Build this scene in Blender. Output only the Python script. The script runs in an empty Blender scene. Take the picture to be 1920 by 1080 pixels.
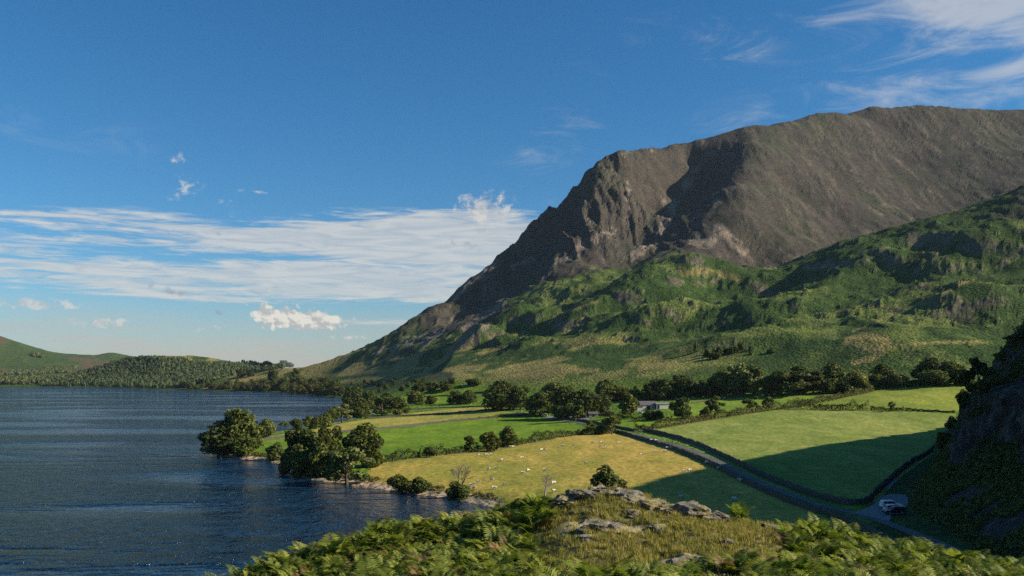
import bpy, bmesh, math, random
import numpy as np
from mathutils import Vector, Matrix

random.seed(7)
RNG = np.random.default_rng(11)
sc = bpy.context.scene
C = sc.collection

# ------------------------------------------------------------------ camera
F = 1663.0            # focal length in photo pixels (photo is 1920 wide)
HC = 35.0             # eye height above the lake
HZ = 700.0            # horizon row
cam_d = bpy.data.cameras.new('camera')
cam_d.sensor_width = 36.0
cam_d.lens = 36.0 * F / 1920.0
cam_d.shift_y = (HZ - 540.0) / 1920.0
cam_d.clip_start = 0.5
cam_d.clip_end = 60000.0
cam = bpy.data.objects.new('camera', cam_d)
C.objects.link(cam)
cam.location = (0, 0, HC)
cam.rotation_euler = (math.radians(90), 0, 0)
sc.camera = cam

# ------------------------------------------------------------------ sun and sky
SUN_AZ, SUN_EL = math.radians(96.0), math.radians(28.0)   # azimuth clockwise from the view direction (+y)
SUNV = Vector((math.sin(SUN_AZ) * math.cos(SUN_EL), math.cos(SUN_AZ) * math.cos(SUN_EL), math.sin(SUN_EL)))
sun_d = bpy.data.lights.new('sun', 'SUN')
sun_d.energy = 5.0
sun_d.angle = math.radians(0.55)
sun_d.color = (1.0, 0.885, 0.70)
sun = bpy.data.objects.new('sun', sun_d)
C.objects.link(sun)
sun.location = (800, 300, 600)
sun.rotation_euler = SUNV.to_track_quat('Z', 'Y').to_euler()

sc.view_settings.view_transform = 'Standard'
sc.view_settings.look = 'None'
sc.view_settings.exposure = 0.58
sc.view_settings.gamma = 1.0
sc.view_settings.use_curve_mapping = False
sc.cycles.use_denoising = False
sc.cycles.use_adaptive_sampling = False
sc.render.filter_size = 1.0
sc.cycles.sample_clamp_direct = 4.0
sc.cycles.sample_clamp_indirect = 4.0
sc.cycles.max_bounces = 5
sc.cycles.diffuse_bounces = 2
sc.cycles.glossy_bounces = 3
sc.cycles.transmission_bounces = 2
sc.cycles.transparent_max_bounces = 6
sc.cycles.volume_bounces = 0
sc.cycles.caustics_reflective = False
sc.cycles.caustics_refractive = False


class NT:
    """tiny helper to wire node trees"""
    dims = '3D'

    def __init__(self, tree):
        self.t = tree
        self.n = tree.nodes
        self.l = tree.links

    def new(self, typ, **kw):
        nd = self.n.new(typ)
        for k, v in kw.items():
            setattr(nd, k, v)
        return nd

    def put(self, sock, v):
        if v is None:
            return
        if isinstance(v, bpy.types.NodeSocket):
            self.l.new(v, sock)
        else:
            if isinstance(v, (tuple, list)) and len(v) == 3 and sock.type == 'RGBA':
                v = (*v, 1.0)
            sock.default_value = v

    def math(self, op, a, b=None, c=None, clamp=False):
        nd = self.new('ShaderNodeMath', operation=op, use_clamp=clamp)
        self.put(nd.inputs[0], a)
        self.put(nd.inputs[1], b)
        self.put(nd.inputs[2], c)
        return nd.outputs[0]

    def noise(self, vec, scale, detail=4, rough=0.55, dist=0.0, out=0):
        nd = self.new('ShaderNodeTexNoise', noise_dimensions=self.dims)
        self.put(nd.inputs['Vector'], vec)
        nd.inputs['Scale'].default_value = scale
        nd.inputs['Detail'].default_value = detail
        nd.inputs['Roughness'].default_value = rough
        nd.inputs['Distortion'].default_value = dist
        return nd.outputs[out]

    def ramp(self, fac, stops, interp='LINEAR'):
        nd = self.new('ShaderNodeValToRGB')
        cr = nd.color_ramp
        cr.interpolation = interp
        while len(cr.elements) < len(stops):
            cr.elements.new(0.5)
        for e, (p, c) in zip(cr.elements, stops):
            e.position = p
            e.color = (*c, 1.0) if len(c) == 3 else c
        self.put(nd.inputs[0], fac)
        return nd.outputs[0]

    def mix(self, fac, a, b, mode='MIX'):
        nd = self.new('ShaderNodeMix', data_type='RGBA', blend_type=mode)
        self.put(nd.inputs[0], fac)
        self.put(nd.inputs[6], a)
        self.put(nd.inputs[7], b)
        return nd.outputs[2]

    def maprange(self, v, a, b, c=0.0, d=1.0, smooth=True):
        nd = self.new('ShaderNodeMapRange', interpolation_type='SMOOTHSTEP' if smooth else 'LINEAR')
        for i, x in enumerate((v, a, b, c, d)):
            self.put(nd.inputs[i], x)
        return nd.outputs[0]

    def mapping(self, vec, loc=(0, 0, 0), rot=(0, 0, 0), scale=(1, 1, 1), typ='POINT'):
        nd = self.new('ShaderNodeMapping', vector_type=typ)
        self.put(nd.inputs[0], vec)
        nd.inputs[1].default_value = loc
        nd.inputs[2].default_value = rot
        nd.inputs[3].default_value = scale
        return nd.outputs[0]


def px_az(px):
    return math.atan((px - 960) / F)


def px_el(px, py):
    return math.atan((HZ - py) / F * math.cos(px_az(px)))


world = bpy.data.worlds.new('World')
sc.world = world
world.use_nodes = True
world.cycles.sampling_method = 'MANUAL'
world.cycles.sample_map_resolution = 512
def build_world():
    t = NT(world.node_tree)
    t.dims = '2D'
    t.n.clear()
    out = t.new('ShaderNodeOutputWorld')
    bg = t.new('ShaderNodeBackground')
    t.l.new(bg.outputs[0], out.inputs[0])
    sky = t.new('ShaderNodeTexSky', sky_type='NISHITA')
    sky.sun_disc = False
    sky.sun_elevation = SUN_EL
    sky.sun_rotation = SUN_AZ
    sky.altitude = 100
    sky.air_density = 1.0
    sky.dust_density = 0.3
    sky.ozone_density = 4.0
    co = t.new('ShaderNodeTexCoord')
    sep = t.new('ShaderNodeSeparateXYZ')
    t.put(sep.inputs[0], co.outputs['Generated'])
    az = t.math('ARCTAN2', sep.outputs[0], sep.outputs[1])
    el = t.math('ARCSINE', sep.outputs[2])
    comb = t.new('ShaderNodeCombineXYZ')
    t.put(comb.inputs[0], az)
    t.put(comb.inputs[1], el)
    uv = comb.outputs[0]

    def blob(px, py, rx, ry, amp=1.0, rot=0.0):
        v = t.mapping(uv, loc=(px_az(px), px_el(px, py), 0), rot=(0, 0, math.radians(rot)),
                      scale=(rx / F, ry / F, 1.0), typ='TEXTURE')
        g = t.new('ShaderNodeTexGradient', gradient_type='SPHERICAL')
        t.put(g.inputs[0], v)
        return t.math('MULTIPLY', g.outputs[1], amp)

    def total(blobs):
        s = None
        for b in blobs:
            g = blob(*b)
            s = g if s is None else t.math('ADD', s, g)
        return s
    # long sheets of high cloud over the lake
    bank = total([(640, 436, 640, 46, 1.6, 1), (760, 475, 420, 60, 1.8, 0), (300, 520, 620, 48, 1.5, -1),
                  (700, 530, 420, 42, 1.5, -2), (60, 416, 260, 12, 0.7, -3), (900, 470, 260, 90, 1.0, 0),
                  (250, 452, 330, 13, 0.8, 1), (820, 402, 230, 16, 0.8, 0), (760, 605, 200, 8, 0.5, -1),
                  (330, 556, 300, 7, 0.9, -1), (780, 552, 170, 7, 0.7, 0)])
    st = t.noise(t.mapping(uv, rot=(0, 0, 0.015), scale=(5.0, 62.0, 1)), 1.0, 7, 0.6, 0.25)
    st2 = t.noise(t.mapping(uv, rot=(0, 0, -0.02), scale=(16.0, 150.0, 1)), 1.0, 6, 0.62, 0.6)
    stn = t.math('ADD', t.math('MULTIPLY', st, 0.75), t.math('MULTIPLY', st2, 0.35))
    st3 = t.noise(t.mapping(uv, rot=(0, 0, 0.03), scale=(28.0, 300.0, 1)), 1.0, 5, 0.65, 0.8)
    stn = t.math('ADD', stn, t.math('MULTIPLY', t.math('SUBTRACT', st3, 0.5), 0.22))
    bank_d = t.maprange(t.math('ADD', t.math('MULTIPLY', bank, 0.9), t.math('MULTIPLY', t.math('SUBTRACT', stn, 0.58), 5.0)), 0.0, 1.15)
    bank_d = t.math('MULTIPLY', bank_d, t.maprange(bank, 0.0, 0.25))
    # feathered cirrus, upper right
    cir = total([(1760, 10, 330, 85, 1.15, -10), (1880, 30, 200, 70, 0.7, -15), (1330, 75, 190, 55, 0.75, -9),
                 (1905, 125, 90, 20, 1.0, 4), (1800, 150, 300, 75, 0.5, -6), (1060, 250, 150, 70, 0.45, 20),
                 (1010, 330, 130, 90, 0.35, 0), (1860, 180, 300, 50, 0.45, 0), (1680, 190, 300, 120, 0.4, 0),
                 (1090, 170, 90, 60, 0.3, 0), (100, 240, 320, 60, 0.28, -5), (1370, 230, 160, 70, 0.3, 0)])
    cv = t.mapping(uv, rot=(0, 0, math.radians(18)), scale=(9.0, 30.0, 1))
    cn = t.noise(cv, 1.0, 9, 0.66, 0.45)
    cir_d = t.maprange(t.math('ADD', cir, t.math('MULTIPLY', t.math('SUBTRACT', cn, 0.52), 3.4)), 0.1, 1.7)
    cir_d = t.math('MULTIPLY', cir_d, t.maprange(cir, 0.0, 0.45))
    # heaped cloud: flat base, knobbly tops, small scraps
    cum = total([(497, 588, 46, 22, 1.7, -14), (550, 597, 74, 30, 1.9, 0), (605, 603, 64, 22, 1.8, 3)])
    kb = t.noise(t.mapping(uv, scale=(64, 78, 1)), 1.0, 8, 0.62, 0.25)

    warp = t.mapping(t.noise(t.mapping(uv, scale=(90, 90, 1)), 1.0, 3, 0.6, 0, 1), scale=(0.9, 0.9, 0))

    def billow(sc_, off):
        v = t.new('ShaderNodeTexVoronoi', feature='F1', voronoi_dimensions='2D')
        v.inputs['Scale'].default_value = 1.0
        w = t.new('ShaderNodeVectorMath', operation='ADD')
        t.put(w.inputs[0], t.mapping(uv, loc=off, scale=(sc_, sc_ * 1.15, 1)))
        t.put(w.inputs[1], warp)
        t.put(v.inputs['Vector'], w.outputs[0])
        return t.math('SUBTRACT', 1.0, v.outputs['Distance'])
    b1 = billow(72.0, (0, 0, 0))
    b2 = billow(170.0, (3, 1, 0))
    kn = t.math('ADD', t.math('MULTIPLY', kb, 0.35), t.math('ADD', t.math('MULTIPLY', b1, 0.32), t.math('MULTIPLY', b2, 0.16)))
    cum_d = t.maprange(t.math('ADD', cum, t.math('MULTIPLY', t.math('SUBTRACT', kn, 0.47), 3.6)), 0.35, 0.85)
    cum_d = t.math('MULTIPLY', cum_d, t.maprange(cum, 0.0, 0.25))
    wsp = total([(185, 604, 66, 13, 1.0, 2), (60, 569, 110, 13, 1.1, -1), (905, 388, 72, 42, 1.15, 8),
                 (345, 355, 46, 30, 0.42, 20), (337, 312, 26, 36, 0.40, 15), (425, 388, 40, 26, 0.36, 10), (385, 617, 36, 12, 0.6, 0),
                 (478, 359, 40, 8, 0.6, 2), (655, 633, 60, 6, 0.8, 0), (100, 396, 22, 8, 0.35, 0)])
    wsp_d = t.maprange(t.math('ADD', wsp, t.math('MULTIPLY', t.math('SUBTRACT', kb, 0.5), 2.6)), 0.25, 0.95)
    wsp_d = t.math('MULTIPLY', wsp_d, t.maprange(wsp, 0.0, 0.3))
    # low band of thin haze cloud above the far hills
    low = t.maprange(el, 0.012, 0.100, 1.0, 0.0)
    low = t.math('MULTIPLY', low, t.maprange(st, 0.3, 0.75, 0.55, 0.95))
    low = t.math('MULTIPLY', low, t.maprange(el, -0.05, 0.0))

    skyc = t.mix(1.0, sky.outputs[0], (0.68, 0.96, 1.10), 'MULTIPLY')
    hs = t.new('ShaderNodeHueSaturation')
    hs.inputs['Saturation'].default_value = 1.14
    t.put(hs.inputs['Color'], skyc)
    c0 = hs.outputs[0]
    white = (6.1, 6.2, 6.3)
    c1 = t.mix(t.math('MULTIPLY', low, 0.98), c0, (5.0, 4.65, 4.2))
    c2 = t.mix(t.math('MULTIPLY', bank_d, 0.80), c1, t.mix(t.maprange(st2, 0.3, 0.7), (4.9, 5.3, 5.6), (6.8, 6.7, 6.3)))
    c3 = t.mix(t.math('MULTIPLY', cir_d, 0.66), c2, white)
    lit = t.math('ADD', t.math('MULTIPLY', t.math('SUBTRACT', b1, billow(72.0, (0.16, 0.30, 0))), 1.4), t.math('MULTIPLY', t.math('SUBTRACT', b2, billow(170.0, (3.16, 1.30, 0))), 0.7))
    lit = t.math('ADD', lit, t.math('MULTIPLY', t.math('SUBTRACT', kb, 0.5), 0.6))
    kc = t.mix(t.maprange(lit, -0.35, 0.3), (4.7, 4.7, 4.6), (8.2, 7.7, 6.7))
    c3 = t.mix(t.math('MULTIPLY', wsp_d, 0.75), c3, t.mix(t.maprange(kb, 0.4, 0.62), (4.6, 4.7, 4.8), (6.8, 6.6, 6.2)))
    c4 = t.mix(t.math('MULTIPLY', cum_d, 0.9), c3, kc)
    # small grey scraps drifting in front of the bank
    scr = total([(318, 548, 52, 14, 0.9, -6), (880, 458, 60, 16, 0.8, -8), (905, 432, 40, 12, 0.7, 0), (409, 586, 14, 7, 0.9, -20), (400, 440, 30, 24, 0.5, 0), (282, 535, 24, 7, 0.7, 10)])
    scr_d = t.maprange(t.math('ADD', scr, t.math('MULTIPLY', t.math('SUBTRACT', kn, 0.5), 2.6)), 0.3, 0.9)
    scr_d = t.math('MULTIPLY', scr_d, t.maprange(scr, 0.0, 0.3))
    c4 = t.mix(t.math('MULTIPLY', scr_d, 0.6), c4, (2.9, 3.3, 3.7))
    t.put(bg.inputs[0], c4)
    bg.inputs[1].default_value = 0.068


build_world()

# ------------------------------------------------------------------ small tools


def tag(o, label=None, cat=None, group=None, kind=None):
    for k, v in (('label', label), ('category', cat), ('group', group), ('kind', kind)):
        if v is not None:
            o[k] = v
    return o


def link(o, parent=None):
    C.objects.link(o)
    if parent is not None:
        o.parent = parent
    return o


def empty(name, loc, rz=0.0):
    o = bpy.data.objects.new(name, None)
    o.empty_display_size = 0.5
    o.location = loc
    o.rotation_euler = (0, 0, rz)
    return link(o)


def mesh_arrays(name, V, Q, smooth=False):
    """mesh from a vertex array and an (n, k) face index array"""
    V = np.asarray(V, dtype=np.float32)
    Q = np.asarray(Q, dtype=np.int32)
    me = bpy.data.meshes.new(name)
    k = Q.shape[1]
    me.vertices.add(len(V))
    me.vertices.foreach_set('co', V.ravel())
    me.loops.add(Q.size)
    me.loops.foreach_set('vertex_index', Q.ravel())
    me.polygons.add(len(Q))
    me.polygons.foreach_set('loop_start', np.arange(0, Q.size, k, dtype=np.int32))
    if smooth:
        me.polygons.foreach_set('use_smooth', np.ones(len(Q), dtype=bool))
    me.update(calc_edges=True)
    me.validate()
    return me


def vcol(me, name, rgb):
    a = me.attributes.new(name, 'FLOAT_COLOR', 'POINT')
    d = np.ones((len(rgb), 4), dtype=np.float32)
    d[:, :3] = rgb
    a.data.foreach_set('color', d.ravel())


def vfloat(me, name, v):
    a = me.attributes.new(name, 'FLOAT', 'POINT')
    a.data.foreach_set('value', np.asarray(v, dtype=np.float32))


def obj(name, me, mat=None, parent=None):
    o = bpy.data.objects.new(name, me)
    if mat is not None and len(me.materials) == 0:
        me.materials.append(mat)
    return link(o, parent)


def grid_faces(nr, nc):
    i = np.arange(nr - 1)[:, None] * nc + np.arange(nc - 1)[None, :]
    i = i.ravel()
    return np.stack([i, i + 1, i + nc + 1, i + nc], 1)


def copy_tree(o, parent=None):
    c = o.copy()
    C.objects.link(c)
    if parent is not None:
        c.parent = parent
    for ch in o.children:
        copy_tree(ch, c)
    return c


# --- noise
def _hash(ix, iy, seed):
    h = (ix.astype(np.int64) * 374761393 + iy.astype(np.int64) * 668265263 + seed * 1442695041) & 0xFFFFFFFF
    h = ((h ^ (h >> 13)) * 1274126177) & 0xFFFFFFFF
    h = h ^ (h >> 16)
    return (h & 0xFFFFFF).astype(np.float64) / 0xFFFFFF


def vnoise(x, y, seed=0):
    x0, y0 = np.floor(x), np.floor(y)
    fx, fy = x - x0, y - y0
    fx = fx * fx * fx * (fx * (fx * 6 - 15) + 10)
    fy = fy * fy * fy * (fy * (fy * 6 - 15) + 10)
    a, b = _hash(x0, y0, seed), _hash(x0 + 1, y0, seed)
    c, d = _hash(x0, y0 + 1, seed), _hash(x0 + 1, y0 + 1, seed)
    return (a + (b - a) * fx) * (1 - fy) + (c + (d - c) * fx) * fy


def fbm(x, y, octs=5, gain=0.5, seed=0, ridged=False):
    s = np.zeros_like(x, dtype=np.float64)
    amp, tot = 1.0, 0.0
    for i in range(octs):
        n = vnoise(x, y, seed + i * 17)
        if ridged:
            n = 1.0 - np.abs(2 * n - 1)
        s += amp * n
        tot += amp
        amp *= gain
        x, y = (x * 0.8 - y * 0.6) * 2.02 + 13.7, (x * 0.6 + y * 0.8) * 2.02 + 7.1
    return s / tot


def sstep(a, b, x):
    t = np.clip((x - a) / (b - a), 0, 1)
    return t * t * (3 - 2 * t)


def polydist(X, Y, pts):
    """distance from points to an open polyline"""
    d2 = np.full(X.shape, 1e18)
    for (ax, ay), (bx, by) in zip(pts[:-1], pts[1:]):
        vx, vy = bx - ax, by - ay
        L = vx * vx + vy * vy + 1e-9
        t = np.clip(((X - ax) * vx + (Y - ay) * vy) / L, 0, 1)
        d2 = np.minimum(d2, (X - ax - t * vx) ** 2 + (Y - ay - t * vy) ** 2)
    return np.sqrt(d2)


def inpoly(X, Y, pts):
    ins = np.zeros(X.shape, dtype=bool)
    n = len(pts)
    for i in range(n):
        ax, ay = pts[i]
        bx, by = pts[(i + 1) % n]
        c = (ay > Y) != (by > Y)
        with np.errstate(divide='ignore', invalid='ignore'):
            xi = (bx - ax) * (Y - ay) / (by - ay + 1e-12) + ax
        ins ^= c & (X < xi)
    return ins


def dense(pts, step):
    """resample a polyline (n-d) at an even step"""
    P = np.asarray(pts, dtype=float)
    L = np.r_[0, np.cumsum(np.linalg.norm(np.diff(P[:, :2], axis=0), axis=1))]
    n = max(2, int(L[-1] / step) + 1)
    s = np.linspace(0, L[-1], n)
    return np.stack([np.interp(s, L, P[:, k]) for k in range(P.shape[1])], 1)


def smooth_line(P, k=3):
    """Chaikin corner cutting"""
    P = np.asarray(P, dtype=float)
    for _ in range(k):
        Q = np.empty((2 * len(P), P.shape[1]))
        Q[0], Q[-1] = P[0], P[-1]
        Q[1:-1:2] = 0.75 * P[:-1] + 0.25 * P[1:]
        Q[2::2] = 0.25 * P[:-1] + 0.75 * P[1:]
        P = Q
    return P


def W3(px, py, y):
    """point seen at photo pixel (px, py) if it stands y metres ahead"""
    return ((px - 960) / F * y, y, HC - (py - HZ) / F * y)


def G3(px, py, z):
    """point seen at photo pixel (px, py) if it lies at height z"""
    return W3(px, py, (HC - z) * F / (py - HZ))
# ------------------------------------------------------------------ land form
# survey points of the hills: (photo column, photo row, metres ahead)
SURVEY = [
    # skyline of the big fell, left to right
    (560, 687, 1720), (600, 677, 1740), (650, 665, 1760), (690, 653, 1780), (722, 632, 1790), (745, 622, 1800), (775, 598, 1850), (800, 577, 1900), (830, 571, 1940),
    (860, 545, 2000), (900, 510, 2050), (950, 470, 2100), (985, 440, 2140), (1010, 405, 2180), (1045, 385, 2200),
    (1080, 350, 2230), (1115, 315, 2260), (1145, 290, 2290), (1170, 281, 2320), (1190, 281, 2360), (1205, 280.5, 2390), (1220, 279, 2420), (1237, 278, 2440), (1252, 277, 2460), (1266, 276, 2480), (1280, 275, 2500), (1304, 269, 2512),
    (1330, 262, 2520), (1370, 248, 2530), (1410, 236, 2540), (1470, 229, 2620), (1540, 213, 2700), (1575, 212, 2740),
    (1640, 201, 2850), (1740, 197, 2900), (1800, 204, 2900), (1860, 207, 2900), (1920, 207, 2900), (2050, 215, 2900), (2300, 230, 2800),
    # nose left of the gully
    (1155, 335, 2160), (1135, 390, 2020), (1105, 440, 1880), (1065, 495, 1720), (1040, 400, 2150), (1000, 470, 2040), (960, 530, 1940),
    (920, 570, 1860), (870, 600, 1790), (800, 622, 1690), (760, 650, 1620), (700, 686, 1600), (640, 690, 1690),
    # gully
    (1287, 300, 2490), (1280, 335, 2410), (1262, 375, 2320), (1236, 420, 2170), (1198, 470, 1960), (1165, 508, 1780),
    # rib right of the gully
    (1408, 270, 2320), (1404, 310, 2170), (1398, 355, 2010), (1388, 400, 1890), (1360, 440, 1800), (1345, 475, 1720), (1260, 470, 1800),
    # broad face
    (1500, 290, 2420), (1480, 360, 2180), (1460, 430, 1960), (1430, 490, 1740), (1600, 290, 2540), (1600, 360, 2280), (1570, 420, 2060),
    (1650, 235, 2770), (1690, 300, 2580), (1740, 355, 2390), (1780, 388, 2300), (1700, 390, 2230), (1760, 250, 2720), (1800, 320, 2480),
    (1850, 290, 2560), (1900, 330, 2400), (1910, 250, 2750),
    (1640, 420, 2050), (1540, 455, 1900), (1470, 495, 1720),
    # crest of the green foothill on the right
    (1425, 522, 1500), (1480, 497, 1480), (1560, 462, 1440), (1680, 430, 1400), (1740, 412, 1370), (1800, 392, 1340), (1860, 372, 1310), (1920, 352, 1280),
    (2050, 320, 1250), (2300, 280, 1200),
    # its face
    (1500, 540, 1250), (1600, 500, 1230), (1740, 480, 1180), (1880, 440, 1130), (1350, 560, 1330), (1300, 505, 1420), (1230, 520, 1480),
    (1400, 590, 1080), (1500, 590, 1020), (1620, 570, 980), (1760, 540, 960), (1900, 520, 960), (1500, 640, 830), (1620, 640, 800), (1740, 610, 800),
    (1860, 600, 800), (1880, 650, 690), (1740, 660, 700), (1600, 680, 700), (1480, 690, 720), (1380, 640, 900), (1300, 650, 900), (1330, 700, 720),
    (1280, 600, 1080), (1180, 580, 1250), (1180, 640, 1000), (1200, 690, 800), (1100, 620, 1150), (1080, 570, 1400), (1010, 560, 1560), (1010, 620, 1300),
    (1050, 690, 860), (950, 600, 1480), (930, 650, 1250), (980, 690, 950), (900, 690, 1020), (860, 640, 1420), (800, 680, 1250), (850, 705, 950), (720, 700, 1200), (760, 715, 1000), (650, 712, 1500), (600, 702, 1660), (575, 719, 1640),
    # ground behind the crests
    # far shore, forest hill, hills beyond
    (290, 668, 2420), (240, 671, 2400), (340, 671, 2380), (200, 684, 2320), (140, 705, 2220), (400, 679, 2300), (460, 690, 2150), (520, 690, 2050), (545, 690, 1950),
    (480, 712, 1850), (420, 718, 1880), (520, 705, 1800), (300, 715, 2120), (200, 718, 2150), (60, 718, 2400), (0, 717, 2450), (20, 705, 2900), (100, 708, 2700),
    (0, 630, 4000), (40, 645, 3950), (70, 656, 3900), (100, 663, 3850), (130, 669, 3800), (160, 673, 3750), (100, 670, 4300), (40, 655, 4400), (0, 645, 4500), (160, 676, 4200), (60, 680, 3500), (0, 690, 3400), (-80, 615, 4000), (215, 662, 4600), (180, 666, 4600), (245, 668, 4600),
    (-300, 600, 4000), (-700, 620, 4000),
    # valley floor
    (1500, 765, 530), (1780, 770, 480), (1780, 800, 430), (1225, 770, 560), (1280, 786, 500), (1390, 738, 650), (1700, 740, 560), (1812, 722, 600),
    (1600, 731, 630), (1240, 746, 660), (1030, 765, 640), (940, 765, 650), (780, 760, 800), (855, 750, 850), (700, 745, 1000), (650, 738, 1150), (900, 735, 860),
]
SURVEY_Z = [(975, 950, 1.6), (850, 925, 1.6), (650, 900, 1.6), (480, 850, 1.6), (520, 805, 2), (600, 795, 2), (700, 780, 2), (840, 840, 3), (1000, 870, 3),
            (1160, 815, 4.6), (1020, 820, 4), (840, 785, 4), (960, 770, 5), (1050, 785, 5), (1250, 833, 4.6), (1300, 862, 4.8), (1500, 818, 7.3),
            (1640, 945, 4.4), (1700, 995, 4.6), (1780, 1028, 5), (1500, 930, 4.4), (1400, 900, 4.4), (1600, 870, 5.5), (1200, 930, 3.6), (1620, 830, 7.0)]
WORLD_PTS = [(150, 300, 6), (262, 500, 14), (400, 600, 30), (100, 150, 5), (80, 100, 5), (200, 200, 8), (600, 600, 60), (60, 60, 4), (0, 60, 3), (-30, 80, 2), (0, 120, 3), (40, 120, 4),
             (900, 750, 150), (1400, 900, 320), (200, 60, 10), (300, 350, 12), (-150, 100, 0), (-400, 300, 0), (-400, 900, 0), (-900, 1500, 0), (-1800, 2000, 10), (-3000, 2200, 60),
             (750, 1700, 215), (620, 1650, 205), (860, 1750, 240), (1000, 1750, 270), (520, 1560, 190),
             (450, 3400, 400), (800, 3300, 600), (1200, 3600, 650), (1700, 3600, 620), (2600, 3400, 550), 
             (200, 4500, 250), (1500, 5500, 300), (3500, 5500, 300), (-900, 3000, 15), (-1200, 3000, 10), (-1500, 3200, 20), (-600, 4500, 10), (-900, 6000, 20), (-2400, 5500, 60), (-3500, 6500, 80), (0, 7000, 20),
             (-3500, 9500, 0), (0, 9500, 0), (4000, 9500, 0), (8000, 9500, 0), (-8000, 9500, 0), (7000, 4000, 200), (3000, 1500, 400), (1500, 300, 150), (-6000, 4000, 100)]

# the land falls away behind the skyline
BEHIND = []
for _p in SURVEY[:19]:
    _x, _y, _z = W3(*_p)
    for _d, _k in ((0.10, 0.30), (0.28, 0.62)):
        BEHIND.append((_x * (1 + _d), _y * (1 + _d), _z * (1 - _k) + 8))
_ctrl = [W3(*p) for p in SURVEY] + BEHIND + [G3(*p) for p in SURVEY_Z] + WORLD_PTS
_ctrl = np.array(_ctrl, dtype=float)


def _fit(P, c):
    n = len(P)
    R = np.sqrt(((P[:, None, :2] - P[None, :, :2]) ** 2).sum(2) + c * c)
    A = np.zeros((n + 3, n + 3))
    A[:n, :n] = R - np.eye(n) * 1.5
    A[:n, n] = 1
    A[:n, n + 1:] = P[:, :2] / 1000.0
    A[n:, :n] = A[:n, n:].T
    b = np.r_[P[:, 2], 0, 0, 0]
    return np.linalg.solve(A, b)


_RC = 22.0
_rw = _fit(_ctrl, _RC)


def rbf(x, y):
    n = len(_ctrl)
    z = _rw[n] + _rw[n + 1] * x / 1000.0 + _rw[n + 2] * y / 1000.0
    xf, yf = x.astype(np.float32), y.astype(np.float32)
    acc = np.zeros_like(xf)
    for k in range(n):
        acc += np.float32(_rw[k]) * np.sqrt((xf - np.float32(_ctrl[k, 0])) ** 2 + (yf - np.float32(_ctrl[k, 1])) ** 2 + np.float32(_RC * _RC))
    return z + acc


# the lake's shore, from beside the knoll round the bays to the far end, then out of view and back
SHORE = [(-60, -300), (-46, -60), (-36, 10), (-28, 45), (-10, 78), (6, 110), (12, 150), (10, 190)] + \
    [G3(px, py, 0)[:2] for px, py in [(985, 962), (940, 955), (900, 946), (840, 934), (790, 929), (740, 922), (690, 914), (650, 908), (610, 903), (575, 897), (545, 893), (528, 891), (552, 886), (556, 876),
                                      (530, 872), (505, 865), (470, 862), (440, 858), (405, 853), (388, 847), (398, 838), (470, 820), (520, 809), (560, 805), (600, 800), (655, 786), (705, 777), (668, 769),
                                      (648, 757), (640, 747), (600, 743), (560, 739), (522, 737), (515, 735), (440, 734), (395, 733), (345, 731.5), (300, 731), (250, 728.5), (180, 726.5), (80, 725.5), (0, 726)]] + \
    [(-2000, 2250), (-2800, 2300), (-2600, 1500), (-1500, 600), (-900, -300)]


def shore_sd(x, y):
    """metres inland (positive) or out on the lake (negative)"""
    d = polydist(x, y, SHORE + [SHORE[0]])
    ins = inpoly(x, y, SHORE)
    return np.where(ins, -d, d)


# hummocks and crags that stand out on the slopes: column, row, metres ahead, radius, height
KNOBS = [(1600, 488, 1210, 75, 15), (1480, 575, 1040, 60, 16), (1745, 505, 1120, 60, 12), (1870, 580, 830, 60, 8), (1800, 570, 860, 40, 10), (1210, 548, 1330, 80, 26), (1220, 600, 1120, 55, 14),
         (1085, 600, 1260, 40, 15), (1015, 598, 1350, 34, 15), (962, 606, 1420, 40, 17), (900, 640, 1350, 34, 20), (875, 655, 1330, 28, 14), (1300, 512, 1420, 110, 20), (1260, 468, 1690, 60, 22),
         (1530, 545, 1150, 45, 12), (1690, 470, 1290, 70, 9), (1820, 470, 1150, 60, 9), (1380, 655, 850, 45, 10), (1560, 640, 800, 60, 8), (1700, 650, 730, 50, 7), (1440, 600, 1000, 40, 9), (1130, 600, 1180, 30, 9),
         (1340, 590, 1080, 50, 12), (1640, 590, 900, 40, 8), (1900, 470, 1080, 60, 8), (940, 640, 1280, 26, 10), (985, 655, 1150, 26, 8)]


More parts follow.
